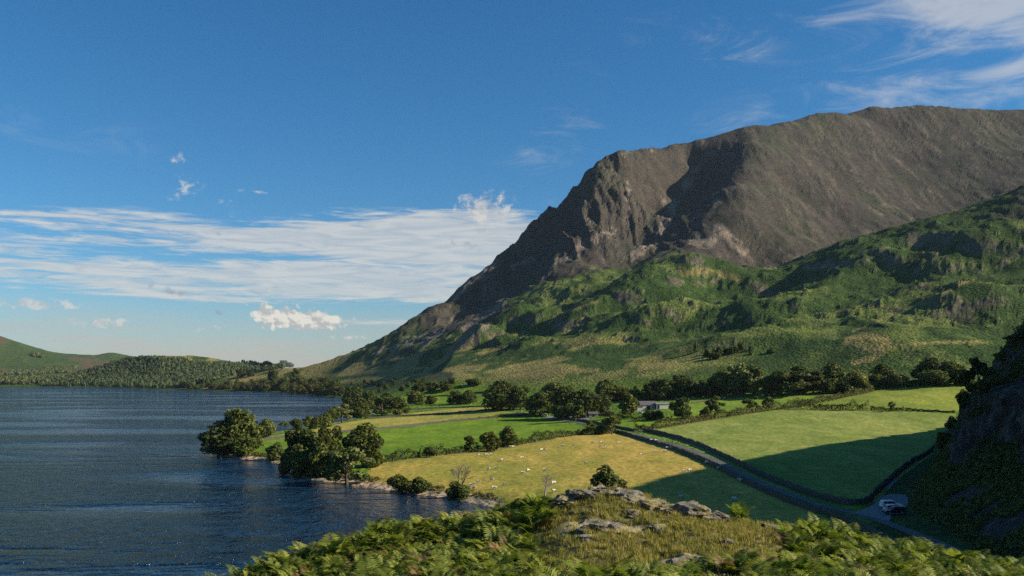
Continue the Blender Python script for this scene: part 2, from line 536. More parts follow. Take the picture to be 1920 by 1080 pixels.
def H(x, y):
    """ground height"""
    x = np.asarray(x, dtype=float)
    y = np.asarray(y, dtype=float)
    z = rbf(x, y)
    hill = sstep(28, 90, z)
    big = sstep(210, 380, z)
    far = sstep(3000, 3600, y)
    for px, py, yy, r, h in KNOBS:
        cx, cy, _ = W3(px, py, yy)
        q = ((x - cx) ** 2 + ((y - cy) * 0.8) ** 2) / (r * r)
        q = q * (0.7 + 0.9 * vnoise(x / (r * 0.6), y / (r * 0.6), 5))
        z = z + h * np.exp(-q ** 1.6) 
    hum = fbm(x / 95.0, y / 120.0, 5, 0.5, 3)
    bil = 1 - np.abs(2 * fbm(x / 60.0 + 9, y / 80.0, 4, 0.5, 41) - 1)
    z = z + hill * (1 - 0.45 * big) * (1 - 0.5 * far) * ((hum - 0.5) * 19 + (bil - 0.6) * 9)
    st = fbm(x / 46.0 + y / 400.0, y / 190.0 - x / 500.0, 5, 0.55, 23, True)
    crag = sstep(0.52, 0.66, fbm(x / 170.0, y / 230.0, 3, 0.5, 77))
    nose = sstep(430, 300, x) * sstep(-450, -150, x) * (1 - 0.7 * sstep(565, 615, z))
    rough = big * (1 - far)
    z = z + rough * ((st - 0.62) * (7 + 24 * crag * nose + 20 * nose))
    step = fbm(x / 26.0, y / 40.0, 4, 0.55, 91, True)
    z = z + rough * nose * (step - 0.6) * 16
    rav = fbm(x / 30.0 - y / 260.0, y / 240.0 + x / 300.0, 4, 0.55, 29, True)
    z = z + rough * (1 - nose) * (rav - 0.62) * (1.5 + 7 * sstep(0.5, 0.68, fbm(x / 330.0, y / 420.0, 3, 0.5, 37)))
    cl = fbm(x / 34.0 + 5, y / 40.0, 4, 0.5, 55, True)
    z = z + hill * (1 - big) * sstep(2600, 2000, y) * (sstep(0.70, 0.80, cl) * 1.3 + sstep(0.80, 0.88, cl) * 1.6)
    z = z + hill * (1 - far) * (fbm(x / 9.0, y / 12.0, 3, 0.55, 58) - 0.5) * 2.0
    z = z + (1 - hill) * (fbm(x / 60.0, y / 60.0, 3, 0.5, 61) - 0.5) * 0.8
    sd = shore_sd(x, y)
    bank = np.where(sd < 0, sd * 0.12, np.where(sd < 5, sd * 0.12, 0.6 + (sd - 5) * np.where(y > 900, 0.10, 0.22) + np.maximum(sd - 5, 0) ** 2 / 500.0))
    bank = np.maximum(bank, -6)
    return np.minimum(np.maximum(z, 1.2), bank)


# fan of ground: columns spread evenly over the view, rows from 60 m to 9.5 km
_u = np.r_[-3.0, -2.4, -1.9, -1.5, -1.2, -1.0, -0.85, -0.74, -0.67, np.linspace(-0.62, 0.62, 800), 0.66, 0.7, 0.76, 0.84, 0.95, 1.1, 1.3, 1.6, 2.0, 2.6, 3.2]
_ys = [60.0]
while _ys[-1] < 9500:
    v = _ys[-1]
    r = 0.0105 if v < 350 else (0.0072 if v < 1100 else (0.0043 if v < 2950 else (0.012 if v < 5000 else 0.03)))
    _ys.append(v * (1 + r))
_ys = np.array(_ys)
GX = _ys[:, None] * _u[None, :]
GY = np.repeat(_ys[:, None], len(_u), 1)
GZ = H(GX.ravel(), GY.ravel()).reshape(GX.shape)
GPX = 960 + F * GX / GY
GPY = HZ - F * (GZ - HC) / GY


def hit(px, py):
    """ground point seen at a photo pixel"""
    u = (px - 960) / F
    c = int(np.clip(np.searchsorted(_u, u), 1, len(_u) - 1))
    w = (u - _u[c - 1]) / (_u[c] - _u[c - 1])
    col = GPY[:, c - 1] * (1 - w) + GPY[:, c] * w
    k = np.argmax(col <= py)
    if col[k] > py:
        k = len(_ys) - 1
    if k == 0:
        y = _ys[0]
    else:
        t = (col[k - 1] - py) / (col[k - 1] - col[k] + 1e-9)
        y = _ys[k - 1] + t * (_ys[k] - _ys[k - 1])
    return float(u * y), float(y), float(HC - (py - HZ) / F * y)


def hz(x, y):
    return float(H(np.array([float(x)]), np.array([float(y)]))[0])
# ------------------------------------------------------------------ materials


def new_mat(name):
    m = bpy.data.materials.new(name)
    m.use_nodes = True
    t = NT(m.node_tree)
    b = m.node_tree.nodes['Principled BSDF']
    b.inputs['Roughness'].default_value = 0.85
    b.inputs['Specular IOR Level'].default_value = 0.25
    return m, t, b


def bump(t, b, h, strength, dist):
    bp = t.new('ShaderNodeBump')
    bp.inputs['Strength'].default_value = strength
    bp.inputs['Distance'].default_value = dist
    t.put(bp.inputs['Height'], h)
    t.l.new(bp.outputs[0], b.inputs['Normal'])


def pos(t):
    return t.new('ShaderNodeNewGeometry').outputs['Position']


def mat_plain(name, col, rough=0.6, metal=0.0, var=0.0, scale=4.0, spec=0.4):
    m, t, b = new_mat(name)
    b.inputs['Roughness'].default_value = rough
    b.inputs['Metallic'].default_value = metal
    b.inputs['Specular IOR Level'].default_value = spec
    if var > 0:
        co = t.new('ShaderNodeTexCoord').outputs['Object']
        n = t.noise(co, scale, 4, 0.6)
        lo = tuple(c * (1 - var) for c in col)
        hi = tuple(min(1, c * (1 + var)) for c in col)
        t.put(b.inputs['Base Color'], t.ramp(n, [(0.3, lo), (0.7, hi)]))
    else:
        b.inputs['Base Color'].default_value = (*col, 1)
    return m


def mat_terrain():
    m, t, b = new_mat('hillside')
    p = pos(t)
    at = t.new('ShaderNodeAttribute', attribute_name='Col').outputs['Color']
    rk = t.new('ShaderNodeAttribute', attribute_name='rock').outputs['Fac']
    n1 = t.noise(p, 0.22, 5, 0.65)
    n2 = t.noise(p, 0.035, 4, 0.6)
    n3 = t.noise(t.mapping(p, scale=(1, 0.5, 0.5)), 0.75, 4, 0.7)
    c = t.mix(1.0, at, t.ramp(n1, [(0.3, (0.5, 0.52, 0.5)), (0.7, (1.5, 1.42, 1.3))]), 'MULTIPLY')
    c = t.mix(1.0, c, t.ramp(n2, [(0.3, (0.72, 0.78, 0.8)), (0.7, (1.25, 1.2, 1.1))]), 'MULTIPLY')
    c = t.mix(0.7, c, t.ramp(n3, [(0.32, (0.45, 0.5, 0.5)), (0.68, (1.5, 1.45, 1.4))]), 'MULTIPLY')
    t.put(b.inputs['Base Color'], c)
    b.inputs['Roughness'].default_value = 0.95
    b.inputs['Specular IOR Level'].default_value = 0.1
    rockn = t.noise(t.mapping(p, scale=(1, 1, 0.45)), 0.16, 7, 0.7, 0.4)
    vor = t.new('ShaderNodeTexVoronoi', feature='F1')
    t.put(vor.inputs['Vector'], t.mapping(p, scale=(1.0, 1.0, 0.6)))
    vor.inputs['Scale'].default_value = 0.42
    soft = t.math('MULTIPLY', vor.outputs['Distance'], -0.5)
    soft = t.math('ADD', soft, t.math('MULTIPLY', n1, 1.0))
    h = t.math('ADD', t.math('MULTIPLY', t.math('SUBTRACT', 1.0, rk), t.math('MULTIPLY', soft, 2.4)), t.math('MULTIPLY', rk, t.math('MULTIPLY', rockn, 9.0)))
    bump(t, b, h, 0.85, 1.0)
    return m


M_TERRAIN = mat_terrain()


def mat_turf():
    m, t, b = new_mat('pasture')
    p = pos(t)
    at = t.new('ShaderNodeAttribute', attribute_name='Col').outputs['Color']
    n1 = t.noise(t.mapping(p, scale=(1, 0.55, 1)), 0.55, 5, 0.7)
    n2 = t.noise(t.mapping(p, rot=(0, 0, 0.5), scale=(1, 0.35, 1)), 0.14, 4, 0.6)
    c = t.mix(1.0, at, t.ramp(n1, [(0.3, (0.52, 0.58, 0.5)), (0.7, (1.42, 1.36, 1.38))]), 'MULTIPLY')
    c = t.mix(1.0, c, t.ramp(n2, [(0.3, (0.70, 0.80, 0.68)), (0.7, (1.22, 1.15, 1.15))]), 'MULTIPLY')
    t.put(b.inputs['Base Color'], c)
    b.inputs['Roughness'].default_value = 0.95
    b.inputs['Specular IOR Level'].default_value = 0.1
    bump(t, b, n1, 0.8, 0.35)
    return m


M_TURF = mat_turf()


def mat_water():
    m, t, b = new_mat('lake_water')
    p = pos(t)
    big = t.noise(t.mapping(p, rot=(0, 0, 0.25), scale=(0.005, 0.014, 1)), 1.0, 4, 0.6, 0.8)
    b.inputs['Base Color'].default_value = (0.005, 0.027, 0.058, 1)
    b.inputs['IOR'].default_value = 1.33
    b.inputs['Specular IOR Level'].default_value = 0.5
    t.put(b.inputs['Roughness'], t.maprange(big, 0.35, 0.65, 0.10, 0.06))
    w1 = t.noise(t.mapping(p, rot=(0, 0, 0.2), scale=(0.32, 0.18, 1)), 1.0, 4, 0.65, 0.3)
    w3 = t.noise(t.mapping(p, rot=(0, 0, 0.1), scale=(0.13, 0.065, 1)), 1.0, 3, 0.6)
    w4 = t.noise(t.mapping(p, rot=(0, 0, -0.1), scale=(0.04, 0.018, 1)), 1.0, 3, 0.6)
    amp = t.maprange(big, 0.40, 0.58, 0.3, 1.3)
    h = t.math('ADD', t.math('MULTIPLY', w1, 4.4), t.math('ADD', t.math('MULTIPLY', w3, 3.6), t.math('MULTIPLY', w4, 1.4)))
    bump(t, b, t.math('MULTIPLY', h, amp), 1.0, 1.0)
    return m


M_WATER = mat_water()

# ------------------------------------------------------------------ ground colours by what grows there
BRACKEN = np.array((0.052, 0.098, 0.025))
TURF = np.array((0.15, 0.185, 0.048))
STRAW = np.array((0.255, 0.215, 0.085))
HEATHER = np.array((0.066, 0.056, 0.053))
HEATHG = np.array((0.056, 0.060, 0.042))
SCREE = np.array((0.24, 0.195, 0.165))
ROCK = np.array((0.17, 0.143, 0.118))
PASTURE = np.array((0.11, 0.19, 0.022))
GRAVEL = np.array((0.34, 0.27, 0.20))


def lerp(a, b, t):
    return a + (b - a) * t[..., None]


def ground_colour():
    X, Y, Z, PX, PY = (a.ravel() for a in (GX, GY, GZ, GPX, GPY))
    gy = np.gradient(GZ, axis=0) / np.gradient(GY, axis=0)
    gx = np.gradient(GZ, axis=1) / np.gradient(GX, axis=1)
    slope = np.sqrt(gx * gx + gy * gy).ravel()
    n1 = fbm(X / 40, Y / 60, 4, 0.55, 101)
    n2 = fbm(X / 150, Y / 220, 4, 0.5, 131)
    n3 = fbm(X / 12, Y / 20, 3, 0.55, 151)
    col = np.tile(PASTURE, (len(X), 1))
    hill = sstep(16, 40, Z)
    col = lerp(col, BRACKEN[None] * 0.8, np.maximum(hill, np.maximum(sstep(1050, 1250, Y), sstep(1600, 1660, PX) * sstep(330, 300, Y))))  # bracken tone by the car park also paints the crag's shadow there darker
    # pale turf on gentle ground and along the lower slopes
    turf = sstep(0.53, 0.68, n1 * 0.6 + n2 * 0.4 + 0.10 * (1 - sstep(0.1, 0.35, slope))) * hill
    col = lerp(col, TURF[None], turf * 0.8)
    lowstraw = sstep(0.50, 0.60, n1 * 0.7 + n3 * 0.3 + 0.10 * sstep(1150, 850, PX) * sstep(660, 700, PY) - 0.05 * sstep(30, 130, Z)) * hill * sstep(1500, 900, PX) * sstep(120, 60, Z)
    col = lerp(col, STRAW[None], lowstraw * 0.85)
    # heather and brown grass high up
    line = 215 + 90 * (n2 - 0.5) * 2 + 60 * (n1 - 0.5) - 115 * sstep(1040, 860, PX)
    high = sstep(-25, 30, Z - line) * sstep(1350, 1550, Y)
    hc = lerp(np.tile(HEATHER, (len(X), 1)), HEATHG[None], sstep(0.42, 0.62, n2 * 0.5 + n1 * 0.5))
    nst = fbm(X / 17.0 - Y / 230.0, Y / 170.0 + X / 260.0, 4, 0.6, 171)
    hc = lerp(hc, SCREE[None] * 0.62, sstep(0.54, 0.68, nst * 0.6 + n1 * 0.4) * 0.6)
    hc = lerp(hc, np.array((0.036, 0.040, 0.028))[None], sstep(0.46, 0.36, nst * 0.5 + n2 * 0.5) * 0.6)
    col = col * (1 - high[:, None]) + hc * high[:, None]
    # foothill tops with brown heather
    brow = sstep(0.60, 0.70, n2) * sstep(150, 210, Z) * sstep(1450, 1300, Y)
    col = lerp(col, HEATHER[None] * 0.8, brow * 0.8)
    # screes: runs that fan out downhill, traced along the gullies
    scree = np.zeros(len(X))

    def run(pts, w, a=1.0):
        nonlocal scree
        d = polydist(PX + (n3 - 0.5) * 14, PY + (n1 - 0.5) * 10, pts)
        k = sstep(w * 1.25, w * 0.5, d) * sstep(0.22, 0.40, n3 * 0.7 + n1 * 0.3)
        scree = np.maximum(scree, k * a * sstep(1100, 1250, Y))
    run([(1280, 285), (1276, 320), (1285, 345), (1268, 362)], 7, 0.8)
    run([(1335, 285), (1305, 320), (1285, 350), (1262, 385), (1248, 420), (1222, 455), (1185, 482)], 9, 0.9)
    run([(1222, 282), (1240, 310), (1265, 345)], 5, 0.9)
    run([(1172, 290), (1185, 312)], 6, 0.8)
    run([(1180, 345), (1182, 380), (1172, 410), (1150, 432), (1110, 448), (1075, 465)], 9, 0.9)
    run([(1205, 345), (1245, 380)], 5, 0.7)
    run([(1350, 430), (1330, 455), (1300, 450)], 11, 0.9)
    run([(1350, 430), (1375, 450), (1395, 470)], 10, 0.9)
    run([(1360, 360), (1340, 385)], 5, 0.6)
    run([(1470, 600), (1545, 575)], 1, 0.0)
    run([(1510, 500), (1545, 498), (1600, 492), (1632, 485)], 6, 0.8)
    run([(1620, 220), (1660, 280), (1720, 335), (1785, 385)], 2.0, 0.25)
    run([(1600, 330), (1650, 372), (1680, 420)], 1.6, 0.2)
    run([(1830, 205), (1870, 250)], 1.5, 0.25)
    for p in ([(765, 632), (735, 655)], [(790, 628), (765, 650)], [(850, 600), (815, 630), (790, 650)], [(945, 565), (905, 595), (870, 615)], [(880, 530), (850, 560)], [(930, 490), (900, 520)],
              [(720, 650), (700, 662)], [(1000, 485), (960, 500)], [(915, 610), (860, 640)], [(1080, 480), (1040, 492)]):
        run(p, 5, 0.8)
    blot = sstep(0.70, 0.76, n3 * 0.45 + n1 * 0.55 + 0.06 * sstep(0.5, 0.9, slope)) * high
    scree = np.maximum(scree, blot * 0.6)
    col = lerp(col, SCREE[None], scree)
    # rock where the ground is steep
    st = slope * (0.8 + 0.4 * n3)
    rock = sstep(0.80, 1.15, st) * hill
    rock = np.maximum(rock, sstep(0.55, 0.8, st) * hill * sstep(0.55, 0.66, n1) * 0.9)
    col = lerp(col, ROCK[None], rock * 0.9 * (1 - high))
    col = lerp(col, np.array((0.075, 0.066, 0.060))[None], rock * 0.9 * high)
    # sheep tracks and bare turf on the lower hill
    for pts, w, a in (([(1600, 640), (1650, 660), (1665, 640), (1620, 628), (1590, 640)], 10, 1), ([(1650, 655), (1640, 672), (1600, 680)], 7, 1), ([(1665, 655), (1700, 648), (1780, 640), (1850, 640)], 4, 0.8),
                      ([(1600, 620), (1680, 590), (1760, 555), (1830, 520)], 3, 0.8), ([(1560, 585), (1620, 572), (1660, 578)], 3, 0.7), ([(1040, 672), (1020, 690), (1000, 700), (960, 710)], 7, 0.9),
                      ([(1000, 705), (1060, 695), (1120, 692)], 7, 0.9), ([(1200, 690), (1240, 685)], 8, 0.8), ([(1250, 690), (1330, 668)], 4, 0.7), ([(1380, 520), (1330, 508), (1280, 512)], 9, 0.7),
                      ([(1120, 565), (1060, 585), (1030, 605)], 3.5, 0.8), ([(560, 690), (640, 685), (760, 672)], 3, 0.5), ([(600, 705), (700, 695), (800, 690)], 5, 0.9), ([(640, 715), (740, 705), (860, 700)], 6, 0.9), ([(700, 690), (780, 676)], 4, 0.8), ([(440, 718), (480, 708), (530, 700)], 6, 1.0), ([(380, 727), (480, 714)], 3, 1.0)):
        d = polydist(PX + (n3 - 0.5) * 10, PY + (n1 - 0.5) * 8, pts)
        k = sstep(w, w * 0.4, d) * a * sstep(0.35, 0.5, n3 * 0.5 + n1 * 0.5 + 0.1)
        col = lerp(col, STRAW[None] * 0.95, k)
    # hills beyond the lake
    farm = sstep(2500, 2900, Y) * sstep(500, 300, PX)
    fc = lerp(np.tile(np.array((0.052, 0.088, 0.028)), (len(X), 1)), np.array((0.10, 0.078, 0.05))[None], sstep(0.45, 0.6, n2 + 0.0016 * (Z - 120)))
    col = col * (1 - farm[:, None]) + fc * farm[:, None]
    # stony beach
    sd = shore_sd(X, Y)
    beach = sstep(7.5, 5.0, sd + (n3 - 0.5) * 5) * sstep(900, 700, Y)
    col = lerp(col, GRAVEL[None] * (0.75 + 0.5 * n3[:, None]), beach)
    return col, np.clip(rock + scree * 0.25, 0, 1)


# fields between the walls and hedges: outline in photo pixels, two turf colours, how strong the mottling is
FIELDS = [
    ('meadow', [(660, 905), (690, 884), (712, 868), (800, 855), (900, 842), (1000, 826), (1090, 811), (1158, 813), (1250, 838), (1330, 873), (1400, 908), (1500, 950), (1600, 992), (1640, 1012), (1500, 1060), (1200, 1040), (985, 985), (920, 945), (850, 928), (790, 923), (740, 916)],
     (0.44, 0.310, 0.076), (0.26, 0.245, 0.045), 0.8),
    ('field', [(490, 860), (470, 850), (484, 828), (560, 818), (640, 812), (720, 806), (800, 796), (870, 789), (960, 782), (1030, 787), (1080, 797), (1112, 804), (1090, 811), (1000, 826), (900, 842), (800, 855), (712, 868), (640, 888), (560, 868)],
     (0.155, 0.240, 0.018), (0.12, 0.20, 0.014), 0.35),
    ('field', [(484, 826), (500, 820), (560, 808), (610, 800), (660, 790), (690, 786), (840, 777), (930, 769), (968, 774), (985, 780), (960, 781), (870, 788), (800, 795), (720, 805), (640, 811), (560, 817)],
     (0.36, 0.30, 0.075), (0.24, 0.26, 0.045), 0.6),
    ('field', [(695, 784), (760, 776), (840, 767), (930, 762), (940, 767), (930, 769), (840, 776.5)], (0.40, 0.30, 0.09), (0.28, 0.26, 0.06), 0.6),
    ('field', [(765, 769), (840, 762), (915, 757), (930, 761), (840, 766.5)], (0.17, 0.26, 0.02), (0.13, 0.21, 0.02), 0.4),
    ('field', [(700, 742), (730, 734), (800, 727), (920, 727), (920, 752), (800, 756)], (0.17, 0.26, 0.025), (0.13, 0.20, 0.02), 0.4),
    ('field', [(1215, 806), (1300, 790), (1400, 775), (1480, 766), (1560, 768), (1640, 770), (1790, 774), (1800, 800), (1745, 855), (1695, 890), (1645, 940), (1600, 950), (1560, 943), (1480, 925), (1400, 890), (1330, 853), (1260, 824)],
     (0.255, 0.285, 0.070), (0.185, 0.235, 0.048), 0.6),
    ('field', [(1490, 766), (1560, 752), (1640, 732), (1760, 722), (1815, 719), (1830, 735), (1800, 772), (1640, 769), (1560, 767)], (0.25, 0.28, 0.045), (0.19, 0.235, 0.035), 0.5),
    ('field', [(1190, 806), (1130, 800), (1085, 792), (1110, 785), (1200, 782), (1280, 780), (1300, 788), (1222, 803)], (0.18, 0.27, 0.02), (0.14, 0.22, 0.02), 0.4),
    ('field', [(1270, 782), (1240, 758), (1300, 745), (1400, 740), (1600, 733), (1638, 731), (1560, 750), (1480, 764), (1400, 773), (1330, 784)], (0.20, 0.28, 0.03), (0.15, 0.23, 0.025), 0.4),
]


def build_ground():
    V = np.stack([GX.ravel(), GY.ravel(), GZ.ravel()], 1)
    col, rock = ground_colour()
    X, Y, PX, PY = GX.ravel(), GY.ravel(), GPX.ravel(), GPY.ravel()
    sd = shore_sd(X, Y)
    near = (Y < 1100) & (sd > 6)
    na, nb = fbm(X / 9, Y / 22, 4, 0.55, 201), fbm(X / 45, Y / 70, 3, 0.5, 211)
    fld = np.zeros(len(X))
    Q = grid_faces(*GX.shape)
    own = np.full(len(Q), -1)
    cx, cy = PX[Q].mean(1), PY[Q].mean(1)
    qn = near[Q].all(1)
    for k, (nm, pts, c1, c2, mot) in enumerate(FIELDS):
        m = inpoly(PX, PY, pts) & near
        w = sstep(0.5 - 0.3 * mot, 0.5 + 0.3 * mot, na * 0.45 + nb * 0.55)
        c = lerp(np.tile(np.array(c1), (len(X), 1)), np.array(c2)[None], w)
        col[m] = c[m]
        fld[m] = 1
        rock[m] = 0
        own[inpoly(cx, cy, pts) & qn & (own < 0)] = k
    for k in range(-1, len(FIELDS)):
        q = Q[own == k]
        if not len(q):
            continue
        idx = np.unique(q)
        re = np.zeros(len(V), dtype=np.int32)
        re[idx] = np.arange(len(idx))
        nm = 'ground' if k < 0 else FIELDS[k][0]
        me = mesh_arrays(nm, V[idx], re[q], True)
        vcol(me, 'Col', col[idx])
        vfloat(me, 'rock', rock[idx])
        vfloat(me, 'turf', fld[idx])
        o = obj(nm, me, M_TERRAIN if k < 0 else M_TURF)
        tag(o, kind='structure')
    # the lake
    xs = np.linspace(-6000, 1200, 25)
    yy = np.linspace(-900, 3400, 25)
    X, Y = np.meshgrid(xs, yy)
    V = np.stack([X.ravel(), Y.ravel(), np.zeros(X.size)], 1)
    lake = obj('lake', mesh_arrays('lake', V, grid_faces(25, 25)), M_WATER)
    tag(lake, kind='structure')


build_ground()
# ------------------------------------------------------------------ road, lay-by, walls


def on_ground(pts, step=1.5, sm=2, dz=0.0):
    """photo polyline -> smooth world polyline on the ground"""
    P = [hit(px, py)[:2] for px, py in pts]
    P = dense(smooth_line(P, sm), step)
    z = H(P[:, 0], P[:, 1]) + dz
    return np.c_[P, z]


def normals2(P):
    T = np.gradient(P[:, :2], axis=0)
    T /= np.linalg.norm(T, axis=1)[:, None] + 1e-9
    return np.stack([-T[:, 1], T[:, 0]], 1)


def mat_asphalt():
    m, t, b = new_mat('asphalt')
    p = pos(t)
    n = t.noise(p, 0.8, 5, 0.7)
    n2 = t.noise(p, 0.12, 3, 0.6)
    c = t.mix(1.0, t.ramp(n, [(0.3, (0.075, 0.075, 0.076)), (0.7, (0.15, 0.147, 0.142))]), t.ramp(n2, [(0.3, (0.8, 0.8, 0.8)), (0.7, (1.2, 1.2, 1.15))]), 'MULTIPLY')
    t.put(b.inputs['Base Color'], c)
    bump(t, b, n, 0.3, 0.05)
    return m


def mat_gravel():
    m, t, b = new_mat('gravel')
    p = pos(t)
    n = t.noise(p, 1.4, 6, 0.75)
    t.put(b.inputs['Base Color'], t.ramp(n, [(0.3, (0.12, 0.115, 0.11)), (0.7, (0.27, 0.26, 0.25))]))
    bump(t, b, n, 0.5, 0.1)
    return m


def mat_stone():
    m, t, b = new_mat('drystone')
    p = t.new('ShaderNodeTexCoord').outputs['Object']
    v = t.new('ShaderNodeTexVoronoi', feature='F1')
    t.put(v.inputs['Vector'], t.mapping(p, scale=(1.0, 1.0, 1.9)))
    v.inputs['Scale'].default_value = 2.6
    n = t.noise(p, 5.0, 5, 0.7)
    n2 = t.noise(p, 0.5, 3, 0.6)
    c = t.ramp(v.outputs['Color'], [(0.1, (0.035, 0.031, 0.026)), (0.9, (0.115, 0.10, 0.08))])
    c = t.mix(1.0, c, t.ramp(n, [(0.3, (0.6, 0.6, 0.6)), (0.7, (1.35, 1.35, 1.3))]), 'MULTIPLY')
    c = t.mix(t.maprange(n2, 0.5, 0.7, 0.0, 0.5), c, (0.09, 0.10, 0.05))
    t.put(b.inputs['Base Color'], c)
    h = t.math('ADD', t.math('MULTIPLY', v.outputs['Distance'], -0.8), t.math('MULTIPLY', n, 0.3))
    bump(t, b, h, 1.0, 0.12)
    return m


M_ASPHALT, M_GRAVEL, M_STONE = mat_asphalt(), mat_gravel(), mat_stone()


def ribbon(name, P, wl, wr, mat, dz, cols=5):
    N = normals2(P)
    V = []
    for s in np.linspace(-wr, wl, cols):
        x, y = P[:, 0] + N[:, 0] * s, P[:, 1] + N[:, 1] * s
        V.append(np.stack([x, y, H(x, y) + dz], 1))
    V = np.stack(V, 1).reshape(-1, 3)
    o = obj(name, mesh_arrays(name, V, grid_faces(len(P), cols)[:, ::-1], True), mat)
    return tag(o, kind='structure')


ROAD_PX = [(960, 771), (1000, 777), (1030, 783), (1060, 789), (1100, 796), (1150, 806), (1200, 816), (1250, 829.5), (1290, 842), (1330, 858), (1365, 875), (1400, 893.5), (1470, 924), (1540, 948), (1600, 962), (1650, 976), (1700, 995), (1745, 1013), (1785, 1030), (1830, 1055)]
ROAD = on_ground(ROAD_PX, 2.0, 3)
ribbon('road', ROAD, 1.4, 1.4, M_ASPHALT, 0.10)


def patch(name, outline, mat, dz):
    P = np.array([hit(px, py)[:2] for px, py in outline])
    P = smooth_line(np.r_[P, P[:1]], 2)[:-1]
    c = P.mean(0)
    rings = [c[None] + (P - c) * k for k in (1.0, 0.75, 0.5, 0.25)]
    n = len(P)
    V = np.concatenate(rings + [c[None]])
    z = H(V[:, 0], V[:, 1]) + dz
    fs = []
    for r in range(3):
        for i in range(n):
            fs.append((r * n + i, r * n + (i + 1) % n, (r + 1) * n + (i + 1) % n, (r + 1) * n + i))
    for i in range(n):
        fs.append((3 * n + i, 3 * n + (i + 1) % n, 4 * n))
    me = bpy.data.meshes.new(name)
    me.from_pydata(np.c_[V, z].tolist(), [], fs)
    me.update()
    return tag(obj(name, me, mat), kind='structure')


patch('lay_by', [(1598, 962), (1620, 956), (1636, 949), (1644, 938), (1655, 929), (1680, 927), (1702, 929), (1704, 945), (1692, 958), (1668, 966), (1672, 980), (1640, 972)], M_GRAVEL, 0.14)
patch('lay_by', [(1020, 781), (1060, 778), (1100, 781), (1110, 788), (1090, 793), (1060, 789)], M_GRAVEL, 0.14)
ribbon('footpath', on_ground([(1664, 919), (1668, 912), (1676, 903), (1680, 897)], 0.8), 0.5, 0.5, M_GRAVEL, 0.12, 3)


def wall(pts, label, h=1.35, w=0.62, step=0.55, sm=2, P=None):
    """drystone wall: battered sides, ragged top stones"""
    P = on_ground(pts, step, sm) if P is None else P
    N = normals2(P)
    n = len(P)
    prof = [(-0.5, -0.4), (-0.5, 0.0), (-0.43, 0.45), (-0.36, 0.85), (-0.25, 1.0), (0.25, 1.0), (0.36, 0.85), (0.43, 0.45), (0.5, 0.0), (0.5, -0.4)]
    R = np.random.default_rng(len(label) * 31 + n)
    V = np.zeros((n, len(prof), 3))
    lift = 1 + 0.22 * (vnoise(np.arange(n) * 0.11, np.zeros(n), 3) - 0.5) + 0.2 * (vnoise(np.arange(n) * 0.5, np.zeros(n), 9) - 0.5)
    for k, (a, b) in enumerate(prof):
        j = R.normal(0, 0.045, n)
        V[:, k, 0] = P[:, 0] + N[:, 0] * (a * w + j)
        V[:, k, 1] = P[:, 1] + N[:, 1] * (a * w + j)
        V[:, k, 2] = P[:, 2] + b * h * lift + R.normal(0, 0.035 if b < 0.9 else 0.09, n)
    o0 = P[n // 2].copy()
    V -= o0
    me = mesh_arrays('drystone_wall', V.reshape(-1, 3), grid_faces(n, len(prof)))
    o = obj('drystone_wall', me, M_STONE)
    o.location = o0
    return tag(o, label, 'stone wall', 'drystone walls of the valley')


def offset_line(P, d):
    N = normals2(P)
    Q = P.copy()
    Q[:, 0] += N[:, 0] * d
    Q[:, 1] += N[:, 1] * d
    Q[:, 2] = H(Q[:, 0], Q[:, 1])
    return Q


wall([(1152, 809), (1200, 823), (1250, 838.5), (1290, 853), (1330, 870), (1365, 888), (1400, 907.5), (1470, 940), (1530, 960), (1575, 973), (1610, 988), (1640, 1005), (1665, 1019), (1690, 1035)], 'dark drystone wall between the lane and the yellow sheep meadow', 1.4, 0.7)
wall([(1207, 808), (1250, 817), (1290, 828), (1330, 844), (1400, 880), (1470, 912), (1530, 934), (1580, 946), (1605, 949), (1632, 941)], 'dark drystone wall between the lane and the large half shaded field', 1.6, 0.75)
wall([(1632, 941), (1637, 931), (1655, 916), (1675, 897), (1698, 878), (1722, 862), (1745, 850), (1752, 840)], 'rough drystone wall climbing from the car park to the foot of the cliff', 1.7, 0.75)
wall([(484, 827), (530, 821), (560, 817), (640, 811), (720, 805), (800, 795), (870, 788), (940, 782), (988, 779)], 'long drystone wall along the far side of the bright green field', 1.3)
wall([(690, 785), (760, 780), (840, 776), (900, 771), (935, 768)], 'low drystone wall between the two straw coloured strips by the lake', 1.1)
wall([(765, 769), (800, 767), (840, 765), (925, 761)], 'low drystone wall behind the farther straw coloured strip', 1.1)
wall([(1060, 786), (1100, 792), (1150, 801), (1190, 809)], 'drystone wall along the farm side of the lane before the junction', 1.3)
wall([(1296, 757), (1330, 752), (1370, 746), (1425, 740)], 'pale sunlit drystone wall across the grass behind the barns', 1.1)
wall([(930, 757), (965, 760), (1000, 772), (1025, 781)], 'drystone wall beside the lane under the big roadside trees', 1.2)
wall([(1090, 783), (1115, 780), (1150, 779)], 'garden wall of rough stone in front of the farmyard', 1.3)
wall([(870, 739), (900, 736), (925, 735)], 'thin drystone wall above the little green fields by the hill foot', 1.1)
wall([(795, 745), (840, 742), (880, 741)], 'short dark drystone wall between the little green fields', 1.1)

# ------------------------------------------------------------------ crag on the right


